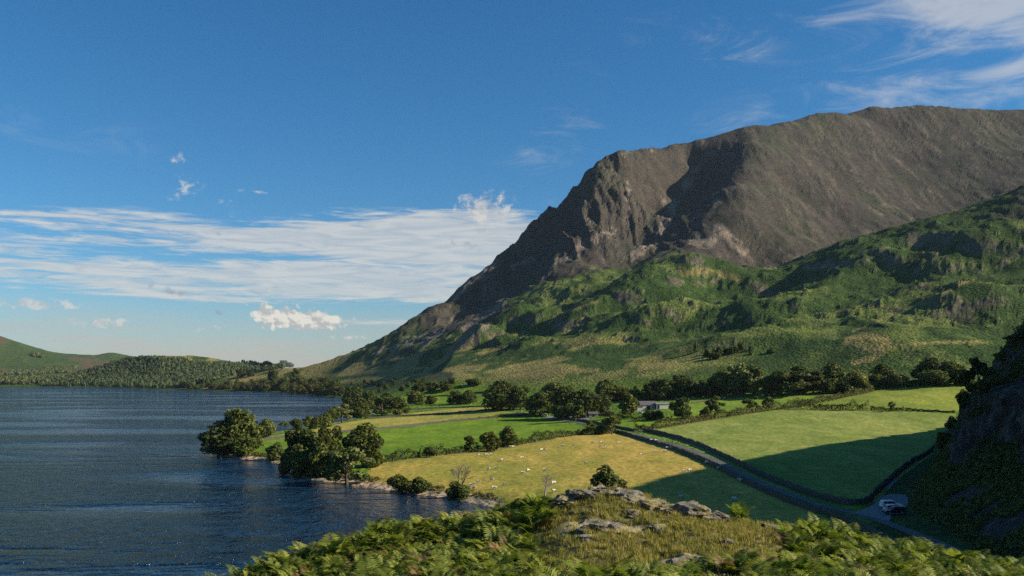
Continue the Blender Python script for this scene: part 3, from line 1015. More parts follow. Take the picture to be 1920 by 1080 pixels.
def mat_crag():
    m, t, b = new_mat('crag')
    p = pos(t)
    at = t.new('ShaderNodeAttribute', attribute_name='veg').outputs['Fac']
    n = t.noise(t.mapping(p, scale=(1, 1, 0.4)), 0.5, 7, 0.7, 0.4)
    n2 = t.noise(p, 2.2, 5, 0.7)
    n3 = t.noise(p, 0.9, 5, 0.7)
    rock = t.ramp(n, [(0.35, (0.018, 0.016, 0.014)), (0.53, (0.07, 0.062, 0.053)), (0.72, (0.24, 0.21, 0.18))])
    green = t.ramp(n2, [(0.3, (0.012, 0.022, 0.007)), (0.7, (0.042, 0.07, 0.016))])
    green = t.mix(t.maprange(n3, 0.58, 0.7, 0, 0.7), green, (0.12, 0.11, 0.035))
    f = t.maprange(t.math('ADD', at, t.math('MULTIPLY', t.math('SUBTRACT', n3, 0.5), 0.8)), 0.4, 0.6)
    t.put(b.inputs['Base Color'], t.mix(f, rock, green))
    b.inputs['Specular IOR Level'].default_value = 0.15
    h = t.math('ADD', t.math('MULTIPLY', n, 1.6), t.math('MULTIPLY', n2, 0.5))
    bump(t, b, h, 1.0, 1.0)
    return m


M_CRAG = mat_crag()
FOOT = smooth_line([(70, 60), (68, 100), (80, 150), (86, 185), (94, 210), (106, 235), (122, 262), (139, 292), (158, 318), (190, 370), (236, 445)], 3)


def build_crag():
    P = dense(FOOT, 0.8)
    n = len(P)
    T = np.gradient(P, axis=0)
    T /= np.linalg.norm(T, axis=1)[:, None]
    N = np.stack([T[:, 1], -T[:, 0]], 1)          # into the hill
    # smooth the normals so the sheet does not fold
    k = 45
    for a in range(2):
        N[:, a] = np.convolve(np.pad(N[:, a], k, mode='edge'), np.ones(2 * k + 1) / (2 * k + 1), 'valid')
    N /= np.linalg.norm(N, axis=1)[:, None]
    yy = P[:, 1]
    base = H(P[:, 0], P[:, 1]) - 0.6
    # profile: talus of bracken, cliff, upper slope, crest
    tal = np.interp(yy, [60, 140, 180, 215, 250, 285, 310, 400, 600], [40, 32, 17, 7, 3, 1.2, 1.0, 8, 20])
    talh = tal * np.interp(yy, [60, 180, 250, 300, 600], [0.55, 0.62, 0.7, 0.7, 0.6])
    clf = np.interp(yy, [60, 150, 200, 260, 310, 390, 445], [6, 22, 40, 48, 50, 30, 6])
    crest = np.interp(yy, [60, 90, 130, 200, 260, 310, 370, 400, 421, 445], [30, 40, 62, 88, 92, 91, 83, 66, 47, 30])
    s = np.linspace(0, 1, 170)
    v = np.r_[s * 1.0]
    V = np.zeros((n, len(v) + 14, 3))
    veg = np.zeros((n, len(v) + 14))
    R3 = lambda a, b, c, sd: fbm(a + c * 0.31, b - c * 0.27, 5, 0.55, sd)
    arc = np.arange(n) * 0.8
    for j in range(len(v) + 14):
        if j < len(v):
            q = v[j] * 2.9
            # piecewise: 0..0.9 talus, 0.9..2.1 cliff, 2.1..2.9 upper slope
            a = np.clip(q / 0.9, 0, 1)
            c = np.clip((q - 0.9) / 1.2, 0, 1)
            d = np.clip((q - 2.1) / 0.8, 0, 1)
            into = a * tal + c * clf * (0.40 + 0.2 * c) + d * 52
            up = a * talh + c * clf + d * np.maximum(crest - base - talh - clf, 3)
            up = up - 6 * np.sin(d * math.pi) * 0
        else:
            e = (j - len(v) + 1) / 14.0
            into = tal + clf * 0.6 + 52 + e * 130
            up = np.maximum(crest - base, talh + clf + 3) - e * e * 55
            c, d, a = np.ones(n), np.ones(n), np.ones(n)
        zz = base + up
        rg = fbm(arc / 9.0, zz / 13.0, 5, 0.55, 301, True)
        ledge = fbm(arc / 30.0, zz / 5.0, 4, 0.5, 317)
        on = np.clip(c * 4, 0, 1) * (1 - 0.6 * np.clip(d * 2, 0, 1))
        dis = on * ((rg - 0.6) * 7.0 + (ledge - 0.5) * 4.0) + (1 - on) * (fbm(arc / 6.0, zz / 6.0, 4, 0.5, 333) - 0.5) * 1.6 * np.minimum(1, a * 3)
        dis = dis - (fbm(arc / 40.0, zz / 40.0, 3, 0.5, 340) - 0.5) * 6 * on
        V[:, j, 0] = P[:, 0] + N[:, 0] * (into - dis)
        V[:, j, 1] = P[:, 1] + N[:, 1] * (into - dis)
        V[:, j, 2] = zz + on * (ledge - 0.5) * 2
        vg = 1 - on * 0.80 + (fbm(arc / 11.0, zz / 9.0, 4, 0.6, 355) - 0.47) * 2.6
        veg[:, j] = np.clip(vg, 0, 1)
    sh = V.shape[:2]
    me = mesh_arrays('crag', V.reshape(-1, 3), grid_faces(*sh)[:, ::-1], False)
    vfloat(me, 'veg', veg.ravel())
    tag(obj('crag', me, M_CRAG), kind='structure')
    return V, veg


CRAG_V, CRAG_VEG = build_crag()

# ------------------------------------------------------------------ the knoll in front
KN = [(440, 1108, 30), (560, 1062, 31), (640, 1030, 32), (730, 1004, 33), (820, 994, 34), (900, 990, 35), (960, 985, 35), (1010, 955, 34.5), (1060, 930, 34), (1130, 921, 34), (1200, 925, 33.5), (1260, 948, 33), (1330, 965, 33),
      (1400, 983, 32.5), (1480, 996, 32), (1560, 1014, 31), (1650, 1036, 30), (1740, 1050, 29), (1860, 1066, 28), (2000, 1080, 27), (2200, 1120, 26),
      (600, 1150, 26), (800, 1085, 26), (1000, 1080, 25), (1200, 1080, 24), (1400, 1080, 24), (1600, 1105, 24), (1900, 1130, 23), (2200, 1200, 23),
      (1100, 985, 29.5), (1240, 1000, 29), (960, 1030, 29), (1350, 1020, 28), (1500, 1045, 27.5), (800, 1040, 30), (300, 1200, 29), (100, 1300, 27)]
KNW = [(0, -3, 33.4), (0, 6, 32.2), (-12, 4, 29), (12, 4, 31.5), (0, 14, 30.8), (-8, 14, 28.5), (8, 14, 30.2), (-18, 20, 19), (-32, 26, 3), (-45, 20, -3), (20, 14, 28), (30, 20, 22), (45, 24, 12), (-30, 0, 10),
       (-9, 46, 20), (0, 46, 22), (8, 45, 22.5), (15, 43, 21), (22, 40, 18), (-18, 40, 12), (0, 62, 10), (10, 62, 11), (22, 60, 9), (-12, 62, 7), (0, 85, -1), (20, 85, 0), (40, 60, 2), (-30, 50, -2), (45, 90, 0), (-20, 85, -4), (35, 40, 10), (60, 30, 3)]
_kc = np.array([W3(*p) for p in KN] + KNW)
_kw = None


def _kfit():
    P = _kc
    n = len(P)
    R = np.sqrt(((P[:, None, :2] - P[None, :, :2]) ** 2).sum(2) + 2.5 ** 2)
    A = np.zeros((n + 3, n + 3))
    A[:n, :n] = R - np.eye(n) * 0.05
    A[:n, n] = 1
    A[:n, n + 1:] = P[:, :2] / 50.0
    A[n:, :n] = A[:n, n:].T
    return np.linalg.solve(A, np.r_[P[:, 2], 0, 0, 0])


_kw = _kfit()


def KH(x, y, rough=True):
    x, y = np.asarray(x, float), np.asarray(y, float)
    n = len(_kc)
    z = _kw[n] + _kw[n + 1] * x / 50 + _kw[n + 2] * y / 50
    for k in range(n):
        z = z + _kw[k] * np.sqrt((x - _kc[k, 0]) ** 2 + (y - _kc[k, 1]) ** 2 + 6.25)
    if rough:
        z = z + (fbm(x / 2.2, y / 2.2, 5, 0.5, 401) - 0.5) * 0.7
        rk = krock(x, y)
        z = z + rk * ((fbm(x / 1.1 + 3, y / 1.1, 5, 0.6, 421, True) - 0.6) * 0.8)
    return z


def krock(x, y):
    px = 960 + F * x / np.maximum(y, 1)
    m = np.exp(-(((px - 1150) / 95) ** 2)) * sstep(31.8, 33.0, y) * sstep(36.5, 35, y)
    m = np.maximum(m, np.exp(-(((px - 1300) / 55) ** 2)) * sstep(31, 32, y) * sstep(34.5, 33.5, y) * 0.9)
    m = np.maximum(m, np.exp(-(((px - 1130) / 90) ** 2)) * sstep(28.8, 29.2, y) * sstep(30.0, 29.7, y) * 0.8)
    m = np.maximum(m, np.exp(-(((px - 1300) / 60) ** 2)) * sstep(24.2, 25, y) * sstep(26.4, 26, y))
    return m * sstep(0.36, 0.52, fbm(x / 1.3, y / 1.3, 4, 0.55, 431))


def mat_knoll():
    m, t, b = new_mat('knoll_turf')
    p = pos(t)
    rk = t.new('ShaderNodeAttribute', attribute_name='rock').outputs['Fac']
    n = t.noise(p, 1.6, 5, 0.7)
    n2 = t.noise(p, 0.45, 4, 0.6)
    g = t.ramp(n, [(0.3, (0.05, 0.055, 0.015)), (0.5, (0.14, 0.115, 0.035)), (0.7, (0.24, 0.19, 0.06))])
    g = t.mix(t.maprange(n2, 0.45, 0.6, 0, 0.6), g, (0.08, 0.095, 0.02))
    r = rock_colour(t, p)
    t.put(b.inputs['Base Color'], t.mix(t.maprange(rk, 0.3, 0.5), g, r))
    bump(t, b, t.math('ADD', n, t.math('MULTIPLY', t.noise(p, 6.0, 4, 0.7), 0.35)), 0.9, 0.15)
    return m


def rock_colour(t, p):
    n = t.noise(p, 3.2, 6, 0.72, 0.4)
    l = t.noise(p, 1.7, 4, 0.6)
    c = t.ramp(n, [(0.28, (0.06, 0.05, 0.04)), (0.5, (0.25, 0.215, 0.17)), (0.72, (0.52, 0.46, 0.37))])
    c = t.mix(t.maprange(l, 0.46, 0.62, 0, 0.8), c, (0.42, 0.34, 0.12))
    c = t.mix(t.maprange(t.noise(p, 2.4, 3, 0.6), 0.52, 0.64, 0, 0.8), c, (0.09, 0.085, 0.03))
    return c


def mat_rock():
    m, t, b = new_mat('outcrop_rock')
    p = pos(t)
    t.put(b.inputs['Base Color'], rock_colour(t, p))
    b.inputs['Specular IOR Level'].default_value = 0.2
    n = t.noise(t.mapping(p, rot=(0.5, 0.3, 0), scale=(1, 1, 2.2)), 3.0, 7, 0.75, 0.5)
    bump(t, b, n, 1.0, 0.25)
    return m


M_KNOLL, M_ROCK = mat_knoll(), mat_rock()


def build_knoll():
    xs = np.r_[np.linspace(-46, -16, 40)[:-1], np.linspace(-16, 24, 330), np.linspace(24, 62, 40)[1:]]
    ys = np.r_[np.linspace(-4, 20, 40)[:-1], np.linspace(20, 40, 190), np.linspace(40, 92, 60)[1:]]
    X, Y = np.meshgrid(xs, ys)
    Z = KH(X.ravel(), Y.ravel())
    V = np.stack([X.ravel(), Y.ravel(), Z], 1)
    me = mesh_arrays('knoll', V, grid_faces(*X.shape), True)
    vfloat(me, 'rock', krock(X.ravel(), Y.ravel()))
    tag(obj('knoll', me, M_KNOLL), kind='structure')


build_knoll()
# ------------------------------------------------------------------ foliage


def mat_leaf(name, lo, hi, trans=0.25, warm=None):
    m, t, b = new_mat(name)
    tint = t.new('ShaderNodeAttribute', attribute_name='tint').outputs['Fac']
    rnd = t.new('ShaderNodeObjectInfo').outputs['Random']
    c = t.ramp(tint, [(0.0, lo), (1.0, hi)])
    v = t.ramp(rnd, [(0.0, (0.78, 0.84, 0.85)), (0.5, (1.0, 1.0, 1.0)), (1.0, (1.25, 1.12, 1.05))])
    c = t.mix(1.0, c, v, 'MULTIPLY')
    if warm:
        c = t.mix(t.maprange(tint, 0.86, 0.95, 0, 0.8), c, warm)
    t.put(b.inputs['Base Color'], c)
    b.inputs['Roughness'].default_value = 0.6
    b.inputs['Specular IOR Level'].default_value = 0.22
    tr = t.new('ShaderNodeBsdfTranslucent')
    t.put(tr.inputs[0], t.mix(1.0, c, (1.1, 1.25, 0.55), 'MULTIPLY'))
    mx = t.new('ShaderNodeMixShader')
    mx.inputs[0].default_value = trans
    t.l.new(b.outputs[0], mx.inputs[1])
    t.l.new(tr.outputs[0], mx.inputs[2])
    t.l.new(mx.outputs[0], m.node_tree.nodes['Material Output'].inputs[0])
    return m


LEAF = {
    'dark': mat_leaf('leaf_dark', (0.024, 0.038, 0.008), (0.155, 0.18, 0.032)),
    'mid': mat_leaf('leaf_mid', (0.032, 0.050, 0.010), (0.21, 0.24, 0.046)),
    'light': mat_leaf('leaf_light', (0.055, 0.075, 0.017), (0.32, 0.33, 0.095)),
    'olive': mat_leaf('leaf_olive', (0.055, 0.056, 0.014), (0.205, 0.18, 0.05)),
    'fir': mat_leaf('needle_dark', (0.032, 0.054, 0.020), (0.125, 0.155, 0.056), 0.12),
}
M_BARK = mat_plain('bark', (0.085, 0.066, 0.048), 0.9, 0, 0.4, 6)
M_DEAD = mat_plain('dead_wood', (0.24, 0.195, 0.15), 0.85, 0, 0.35, 6)


def leaf_quads(P, Nrm, size, R, curl=0.25):
    """a small bent leaf spray (two tris' worth of quad) at every point"""
    n = len(P)
    a = R.normal(size=(n, 3))
    a -= (a * Nrm).sum(1)[:, None] * Nrm
    a /= np.linalg.norm(a, axis=1)[:, None] + 1e-9
    b = np.cross(Nrm, a)
    s = (size * R.uniform(0.6, 1.35, n))[:, None]
    k = R.uniform(0.55, 1.0, n)[:, None]
    V = np.stack([P - a * s, P - b * s * k * 0.8 + Nrm * s * curl, P + a * s, P + b * s * k * 0.8 + Nrm * s * curl], 1)
    return V.reshape(-1, 3), np.arange(4 * n).reshape(-1, 4)


def tube(rings):
    """loft of (point, radius) rings, six sided"""
    V, Q = [], []
    k = 6
    P = np.array([r[0] for r in rings], dtype=float)
    T = np.gradient(P, axis=0)
    for i, (p, r) in enumerate(rings):
        d = T[i] / (np.linalg.norm(T[i]) + 1e-9)
        u = np.cross(d, (0.3, 0.9, 0.1))
        u /= np.linalg.norm(u) + 1e-9
        w = np.cross(d, u)
        for j in range(k):
            a = 2 * math.pi * j / k
            V.append(np.array(p) + r * (math.cos(a) * u + math.sin(a) * w))
    for i in range(len(rings) - 1):
        for j in range(k):
            Q.append((i * k + j, i * k + (j + 1) % k, (i + 1) * k + (j + 1) % k, (i + 1) * k + j))
    return np.array(V), np.array(Q)


def join(parts):
    V, Q, o = [], [], 0
    for v, q in parts:
        V.append(v)
        Q.append(q + o)
        o += len(v)
    return np.concatenate(V), np.concatenate(Q)


# crown shapes in a unit box: height 1, width 1. lobes: x, y, z, radius, squash
def lobes_for(kind, R):
    L = []
    if kind == 'dome':
        for i in range(22):
            a, r = R.uniform(0, 6.28), math.sqrt(R.uniform(0, 1)) * 0.36
            top = 0.86 - 0.62 * (r / 0.36) ** 2 * 0.6
            z = R.uniform(0.16, top)
            L.append((r * math.cos(a), r * math.sin(a), z, R.uniform(0.12, 0.21), 0.9))
        L.append((0, 0, 0.55, 0.33, 1.0))
    elif kind == 'tall':
        for i in range(24):
            z = R.uniform(0.2, 0.92)
            rr = 0.36 * math.sin(math.pi * min(1, (z - 0.05) / 0.98)) ** 0.7
            a, r = R.uniform(0, 6.28), math.sqrt(R.uniform(0, 1)) * rr
            L.append((r * math.cos(a), r * math.sin(a), z, R.uniform(0.09, 0.16), 0.85))
        L.append((0, 0, 0.5, 0.26, 1.3))
    elif kind == 'open':
        for i in range(17):
            z = R.uniform(0.16, 0.90)
            rr = 0.42 * math.sin(math.pi * min(1, (z - 0.02) / 1.0)) ** 0.6
            a, r = R.uniform(0, 6.28), R.uniform(0.35, 1) * rr
            L.append((r * math.cos(a), r * math.sin(a), z, R.uniform(0.08, 0.135), 0.75))
    elif kind == 'bush':
        for i in range(16):
            a, r = R.uniform(0, 6.28), math.sqrt(R.uniform(0, 1)) * 0.36
            z = R.uniform(0.12, 0.82 - 0.5 * (r / 0.4) ** 2)
            L.append((r * math.cos(a), r * math.sin(a), z, R.uniform(0.12, 0.2), 1.0))
        L.append((0, 0, 0.42, 0.32, 1.0))
    elif kind == 'pine':
        for i in range(26):
            z = R.uniform(0.14, 0.95)
            rr = 0.46 * (1 - z * 0.62)
            a, r = R.uniform(0, 6.28), math.sqrt(R.uniform(0, 1)) * rr
            L.append((r * math.cos(a), r * math.sin(a), z, R.uniform(0.08, 0.14), 0.45))
    return L


def crown_data(kind, seed, n=2600, size=0.040):
    R = np.random.default_rng(seed)
    L = lobes_for(kind, R)
    w = np.array([l[3] ** 2 for l in L])
    pick = R.choice(len(L), n, p=w / w.sum())
    A = np.array(L)[pick]
    d = R.normal(size=(n, 3))
    d /= np.linalg.norm(d, axis=1)[:, None]
    rad = A[:, 3] * R.uniform(0.55, 1.0, n) ** 0.5
    P = A[:, :3] + d * rad[:, None] * np.stack([np.ones(n), np.ones(n), A[:, 4]], 1)
    P += R.normal(0, 0.012, (n, 3))
    keep = P[:, 2] > 0.02
    P, d, pick = P[keep], d[keep], pick[keep]
    Nn = d * 0.75 + R.normal(0, 0.55, P.shape) + np.array((0, 0, 0.25))
    Nn /= np.linalg.norm(Nn, axis=1)[:, None]
    lim = np.abs(P[:, :2]).max()
    P[:, :2] *= 0.5 / max(lim, 0.4)
    P[:, 2] *= 0.985 / P[:, 2].max()
    V, Q = leaf_quads(P, Nn, size, R)
    lt = R.uniform(0, 1, len(L))[pick]
    tint = np.repeat(np.clip(0.25 + 0.3 * lt + R.normal(0, 0.2, len(P)), 0, 1), 4)
    return V, Q, tint, L


def trunk_data(L, seed, r0=0.035, top=0.6):
    R = np.random.default_rng(seed)
    parts = [tube([((0, 0, -0.05), r0 * 1.5), ((0, 0, 0.03), r0 * 1.1), ((0.01, 0, 0.2), r0 * 0.85), ((0.0, 0.01, 0.4), r0 * 0.6), ((0, 0, top), r0 * 0.3)])]
    for l in R.permutation(np.array(L))[:9]:
        z0 = min(0.45, max(0.12, l[2] * 0.55))
        p0, p2 = np.array((0, 0, z0)), np.array(l[:3])
        p1 = (p0 + p2) / 2 + np.array((0, 0, -0.03))
        parts.append(tube([(p0, r0 * 0.5), (p1, r0 * 0.33), (p2, r0 * 0.12)]))
    return join(parts)


PROTO = {}


def proto(kind, var):
    key = (kind, var)
    if key not in PROTO:
        V, Q, tint, L = crown_data(kind, 500 + var * 7 + len(kind) * 131, {'dome': 3800, 'tall': 3600, 'open': 2300, 'bush': 2600, 'pine': 3200}[kind], {'dome': 0.042, 'tall': 0.042, 'open': 0.042, 'bush': 0.052, 'pine': 0.042}[kind])
        tv, tq = trunk_data(L, var)
        PROTO[key] = (V, Q, tint, mesh_arrays('trunk', tv, tq, True), {})
        PROTO[key][3].materials.append(M_BARK)
    return PROTO[key]


def crown_mesh(kind, var, leaf):
    V, Q, tint, tm, cache = proto(kind, var)
    if leaf not in cache:
        me = mesh_arrays('crown', V, Q)
        vfloat(me, 'tint', tint)
        me.materials.append(LEAF[leaf])
        cache[leaf] = me
    return cache[leaf], tm


_tv = [0]


def tree_at(x, y, z, h, w, kind, leaf, label, group=None, name=None, cat='tree', var=None):
    _tv[0] += 1
    v = (_tv[0] % 4) if var is None else var
    cm, tm = crown_mesh(kind, v, leaf)
    e = empty(name or 'tree', (x, y, z), random.uniform(0, 6.28))
    e.scale = (w, w, h)
    c = obj('crown', cm, None, e)
    obj('trunk', tm, None, e)
    return tag(e, label, cat, group)


def tree_px(px, base, top, wpx, kind, leaf, label, group=None, name=None, cat='tree', back=0.0, var=None):
    x, y, z = hit(px, base)
    if back:
        y2 = y + back
        x, y = x * y2 / y, y2
        z = hz(x, y)
    h = HC - (top - HZ) / F * y - z
    w = wpx / F * y * 1.24
    return tree_at(x, y, z - 0.15, max(h, 1.0), w, kind, leaf, label, group, name, cat, var)


G_HEDGE = 'small trees growing out of the meadow hedge'
G_SHORE = 'bushes along the meadow shore'
TREES = [
    # headland on the left
    (452, 846, 764, 72, 'dome', 'mid', 'tallest broad oak of the headland clump standing over the lake'),
    (420, 852, 785, 78, 'dome', 'dark', 'dark spreading tree leaning over the water at the headland tip'),
    (462, 855, 818, 50, 'bush', 'mid', 'low rounded tree in front at the right foot of the headland clump'),
    (501, 822, 783, 34, 'dome', 'light', 'small round light green tree standing just right of the headland clump'),
    (514, 862, 828, 34, 'bush', 'dark', 'small lone round tree on the pebble bay between the two shore clumps'),
    # second shore clump
    (563, 884, 800, 66, 'tall', 'dark', 'tall dark tree at the left back of the shore clump'),
    (618, 880, 798, 58, 'tall', 'dark', 'tall dark tree in the middle back of the shore clump'),
    (681, 876, 791, 76, 'dome', 'dark', 'large dark dome shaped tree at the right of the shore clump'),
    (570, 891, 832, 62, 'bush', 'mid', 'grey green bushy tree at the front left of the shore clump'),
    (650, 910, 836, 74, 'open', 'light', 'pale green airy tree at the water edge in front of the shore clump'),
    (642, 888, 838, 44, 'bush', 'dark', 'dark undergrowth tree in the gap behind the pale airy tree'),
    (600, 892, 818, 50, 'bush', 'dark', 'dark leafy tree filling the middle of the shore clump'),
    (540, 886, 838, 34, 'bush', 'dark', 'leftmost low tree of the shore clump above the spit'),
    # shrubs on the far side of the headland bay
    (533, 806, 789, 26, 'bush', 'mid', 'leftmost shrub of the row on the low shore behind the headland'),
    (556, 806, 784, 22, 'bush', 'dark', 'second shrub from the left in the row behind the headland'),
    (580, 804, 778, 26, 'tall', 'mid', 'pointed dark green shrub in the row behind the headland'),
    (606, 800, 772, 32, 'bush', 'mid', 'wide shrub at the right end of the row behind the headland'),
    (592, 804, 780, 24, 'bush', 'dark', 'dark shrub between the pointed shrub and the wide shrub'),
    (622, 797, 766, 28, 'bush', 'mid', 'leafy shrub left of the pale open topped tree'),
    (641, 792, 756, 44, 'open', 'light', 'pale open topped tree at the lake edge beside the straw field'),
    # lakeside grove
    (662, 768, 724, 42, 'dome', 'dark', 'dark round tree at the left of the lakeside grove by the inner bay'),
    (676, 784, 745, 40, 'dome', 'dark', 'dark round tree at the front left of the lakeside grove'),
    (716, 780, 742, 44, 'open', 'mid', 'tree with thin lit trunks in the middle of the lakeside grove'),
    (746, 778, 742, 40, 'dome', 'mid', 'rounded tree at the right end of the lakeside grove'),
    (694, 768, 732, 34, 'dome', 'mid', 'tree at the back of the lakeside grove'),
    (725, 768, 735, 34, 'dome', 'dark', 'dark tree at the back right of the lakeside grove'),
    (779, 760, 732, 36, 'dome', 'mid', 'tree by the gate corner at the end of the straw strips'),
    (809, 758, 740, 22, 'bush', 'dark', 'little dark tree right of the gate corner'),
    (856, 757, 731, 32, 'dome', 'mid', 'left tree of the pair on the small green field'),
    (879, 756, 730, 28, 'dome', 'mid', 'right tree of the pair on the small green field'),
    (812, 735, 714, 26, 'dome', 'dark', 'dark tree at the hill foot above the small green fields'),
    (836, 734, 713, 20, 'tall', 'dark', 'second dark tree at the hill foot above the small green fields'),
    (786, 736, 716, 24, 'dome', 'mid', 'tree at the left of the hill foot row above the small fields'),
    # trees along the lane
    (940, 768, 711, 62, 'dome', 'dark', 'great dark tree at the left end of the roadside trees over the stone cottage'),
    (976, 768, 722, 40, 'tall', 'mid', 'taller leafy tree next to the great dark roadside tree'),
    (1012, 779, 733, 56, 'dome', 'mid', 'broad sunlit tree overhanging the lane junction'),
    (1035, 752, 716, 48, 'dome', 'mid', 'grey green tree behind the junction trees at the hill foot'),
    (1062, 786, 722, 62, 'dome', 'dark', 'biggest dark tree by the white farmhouse'),
    (1098, 783, 728, 62, 'dome', 'dark', 'wide dark tree on the right of the white farmhouse'),
    (1079, 790, 748, 44, 'open', 'mid', 'lighter tree in front of the farmhouse beside the lane'),
    (1128, 772, 738, 36, 'dome', 'mid', 'rounded tree at the right edge of the farmhouse grove'),
    (1136, 752, 718, 44, 'dome', 'mid', 'left tree of the row above the farm'),
    (1163, 750, 724, 36, 'dome', 'dark', 'second tree from the left in the row above the farm'),
    (1188, 752, 728, 30, 'bush', 'mid', 'bushy tree above the farmyard'),
    (1181, 783, 737, 36, 'tall', 'mid', 'tall tree beside the left end of the barns'),
    (1147, 814, 776, 36, 'open', 'mid', 'leafy ash tree at the lane corner where the hedge ends'),
    (1100, 812, 786, 28, 'open', 'mid', 'thin tree in the hedge left of the lane corner'),
    (1127, 814, 796, 28, 'bush', 'mid', 'hawthorn bush between the lane corner trees'),
    (805, 858, 836, 24, 'tall', 'dark', 'first small tree in the meadow hedge from the lake', G_HEDGE),
    (879, 848, 816, 26, 'pine', 'dark', 'small narrow tree in the meadow hedge with a pointed top', G_HEDGE),
    (918, 846, 808, 36, 'bush', 'dark', 'dark round tree in the middle of the meadow hedge', G_HEDGE),
    (953, 838, 797, 34, 'dome', 'mid', 'tallest round headed tree in the meadow hedge', G_HEDGE),
    # row below the hill on the right
    (1240, 748, 709, 44, 'dome', 'mid', 'tree at the left end of the long row behind the barns'),
    (1285, 745, 706, 50, 'dome', 'dark', 'dark tree in the long row above the barns'),
    (1326, 744, 716, 40, 'dome', 'dark', 'low dark tree in the long row beside the big poplars'),
    (1352, 742, 692, 50, 'dome', 'mid', 'tree at the left of the big pale poplar pair'),
    (1384, 743, 680, 60, 'tall', 'light', 'big pale poplar with a lit crown at the middle of the row'),
    (1412, 742, 683, 48, 'tall', 'light', 'right hand pale poplar of the big pair'),
    (1448, 742, 700, 44, 'dome', 'dark', 'dark tree between the poplars and the wide cedar'),
    (1482, 741, 686, 96, 'pine', 'dark', 'wide dark flat layered cedar in the row below the hill'),
    (1525, 738, 694, 44, 'pine', 'olive', 'olive brown conifer next to the wide cedar'),
    (1562, 726, 677, 40, 'dome', 'mid', 'tall rounded tree above the hedge end right of the cedar'),
    (1552, 738, 708, 36, 'bush', 'mid', 'bushy tree under the tall rounded tree by the hedge'),
    (1604, 733, 692, 48, 'dome', 'light', 'large light green rounded tree above the upper right field hedge'),
    (1580, 737, 706, 36, 'bush', 'dark', 'dark bush tree left of the light green rounded tree'),
    (1655, 722, 680, 42, 'dome', 'dark', 'dark topped tree behind the upper right field'),
    (1644, 727, 700, 32, 'dome', 'mid', 'rounded tree at the left corner of the upper right field'),
    (1682, 724, 698, 40, 'dome', 'light', 'pale rounded tree along the top of the upper right field'),
    (1712, 723, 711, 24, 'bush', 'mid', 'low shrub at the top edge of the upper right field'),
    (1744, 716, 668, 56, 'dome', 'dark', 'tallest dark tree at the top of the upper right field'),
    (1752, 723, 692, 54, 'bush', 'light', 'sunlit willow bush below the tallest dark tree'),
    (1785, 718, 676, 48, 'dome', 'mid', 'grey green tree right of the tallest dark tree near the cliff'),
    (1805, 722, 694, 34, 'bush', 'dark', 'dark tree close to the cliff edge at the field top'),
    (1775, 700, 676, 34, 'dome', 'mid', 'tree on the slope behind the field top trees'),
    # in the right hand hedges
    (1279, 786, 744, 40, 'tall', 'mid', 'lone upright tree in the hedge below the barns'),
    (1341, 782, 741, 34, 'open', 'mid', 'open tree in the hedge right of the barns'),
    (1322, 784, 762, 24, 'bush', 'mid', 'bushy tree in the hedge left of the open tree'),
    (1234, 786, 768, 26, 'bush', 'dark', 'dark bush standing before the barns'),
    (1218, 788, 768, 22, 'tall', 'dark', 'narrow dark tree in front of the long barn'),
    (1410, 772, 742, 30, 'open', 'mid', 'small thin topped tree in the hedge of the big field'),
    (1441, 768, 742, 22, 'tall', 'dark', 'small dark tree near the hedge corner of the big field'),
    (1672, 771, 752, 14, 'open', 'mid', 'tiny sapling rising from the low hedge of the big field'),
    # shore bushes
    (748, 923, 889, 40, 'bush', 'dark', 'left bush of the pair on the meadow shore', G_SHORE),
    (787, 925, 893, 40, 'bush', 'dark', 'right bush of the pair on the meadow shore', G_SHORE),
    (862, 934, 900, 44, 'bush', 'mid', 'round bush on the shore below a bare dead tree', G_SHORE),
    (1138, 950, 871, 78, 'bush', 'dark', 'dark round hawthorn standing right behind the rocky knoll'),
    # far side of the lake
    (512, 713, 690, 20, 'dome', 'dark', 'lone dark round tree on the pale slope across the lake'),
    (554, 713, 690, 20, 'pine', 'dark', 'lone pine with a broken crown on the slope across the lake'),
    (532, 689, 675, 18, 'dome', 'mid', 'round skyline tree right of the white house on the ridge'),
    (543, 689, 679, 14, 'dome', 'mid', 'smaller skyline tree at the right end of the ridge wood'),
    (500, 690, 676, 18, 'dome', 'dark', 'dark tree left of the white house on the ridge'),
    (455, 707, 696, 20, 'dome', 'dark', 'left tree of the pair on the pale field across the lake'),
    (470, 706, 694, 13, 'dome', 'dark', 'right tree of the pair on the pale field across the lake'),
    (1305, 660, 640, 9, 'bush', 'light', 'single pale bush alone on the bracken hillside'),
]
for T in TREES:
    tree_px(*T[:7], group=(T[7] if len(T) > 7 else None), name='bush' if T[4] == 'bush' and T[1] - T[2] < 45 else 'tree', cat='bush' if T[4] == 'bush' and T[1] - T[2] < 45 else 'tree')


def scatter_px(poly, n, seed):
    R = np.random.default_rng(seed)
    xs, ys = [p[0] for p in poly], [p[1] for p in poly]
    out = []
    while len(out) < n:
        X, Y = R.uniform(min(xs), max(xs), 300), R.uniform(min(ys), max(ys), 300)
        k = inpoly(X, Y, poly)
        out += list(zip(X[k], Y[k]))
    return out[:n]


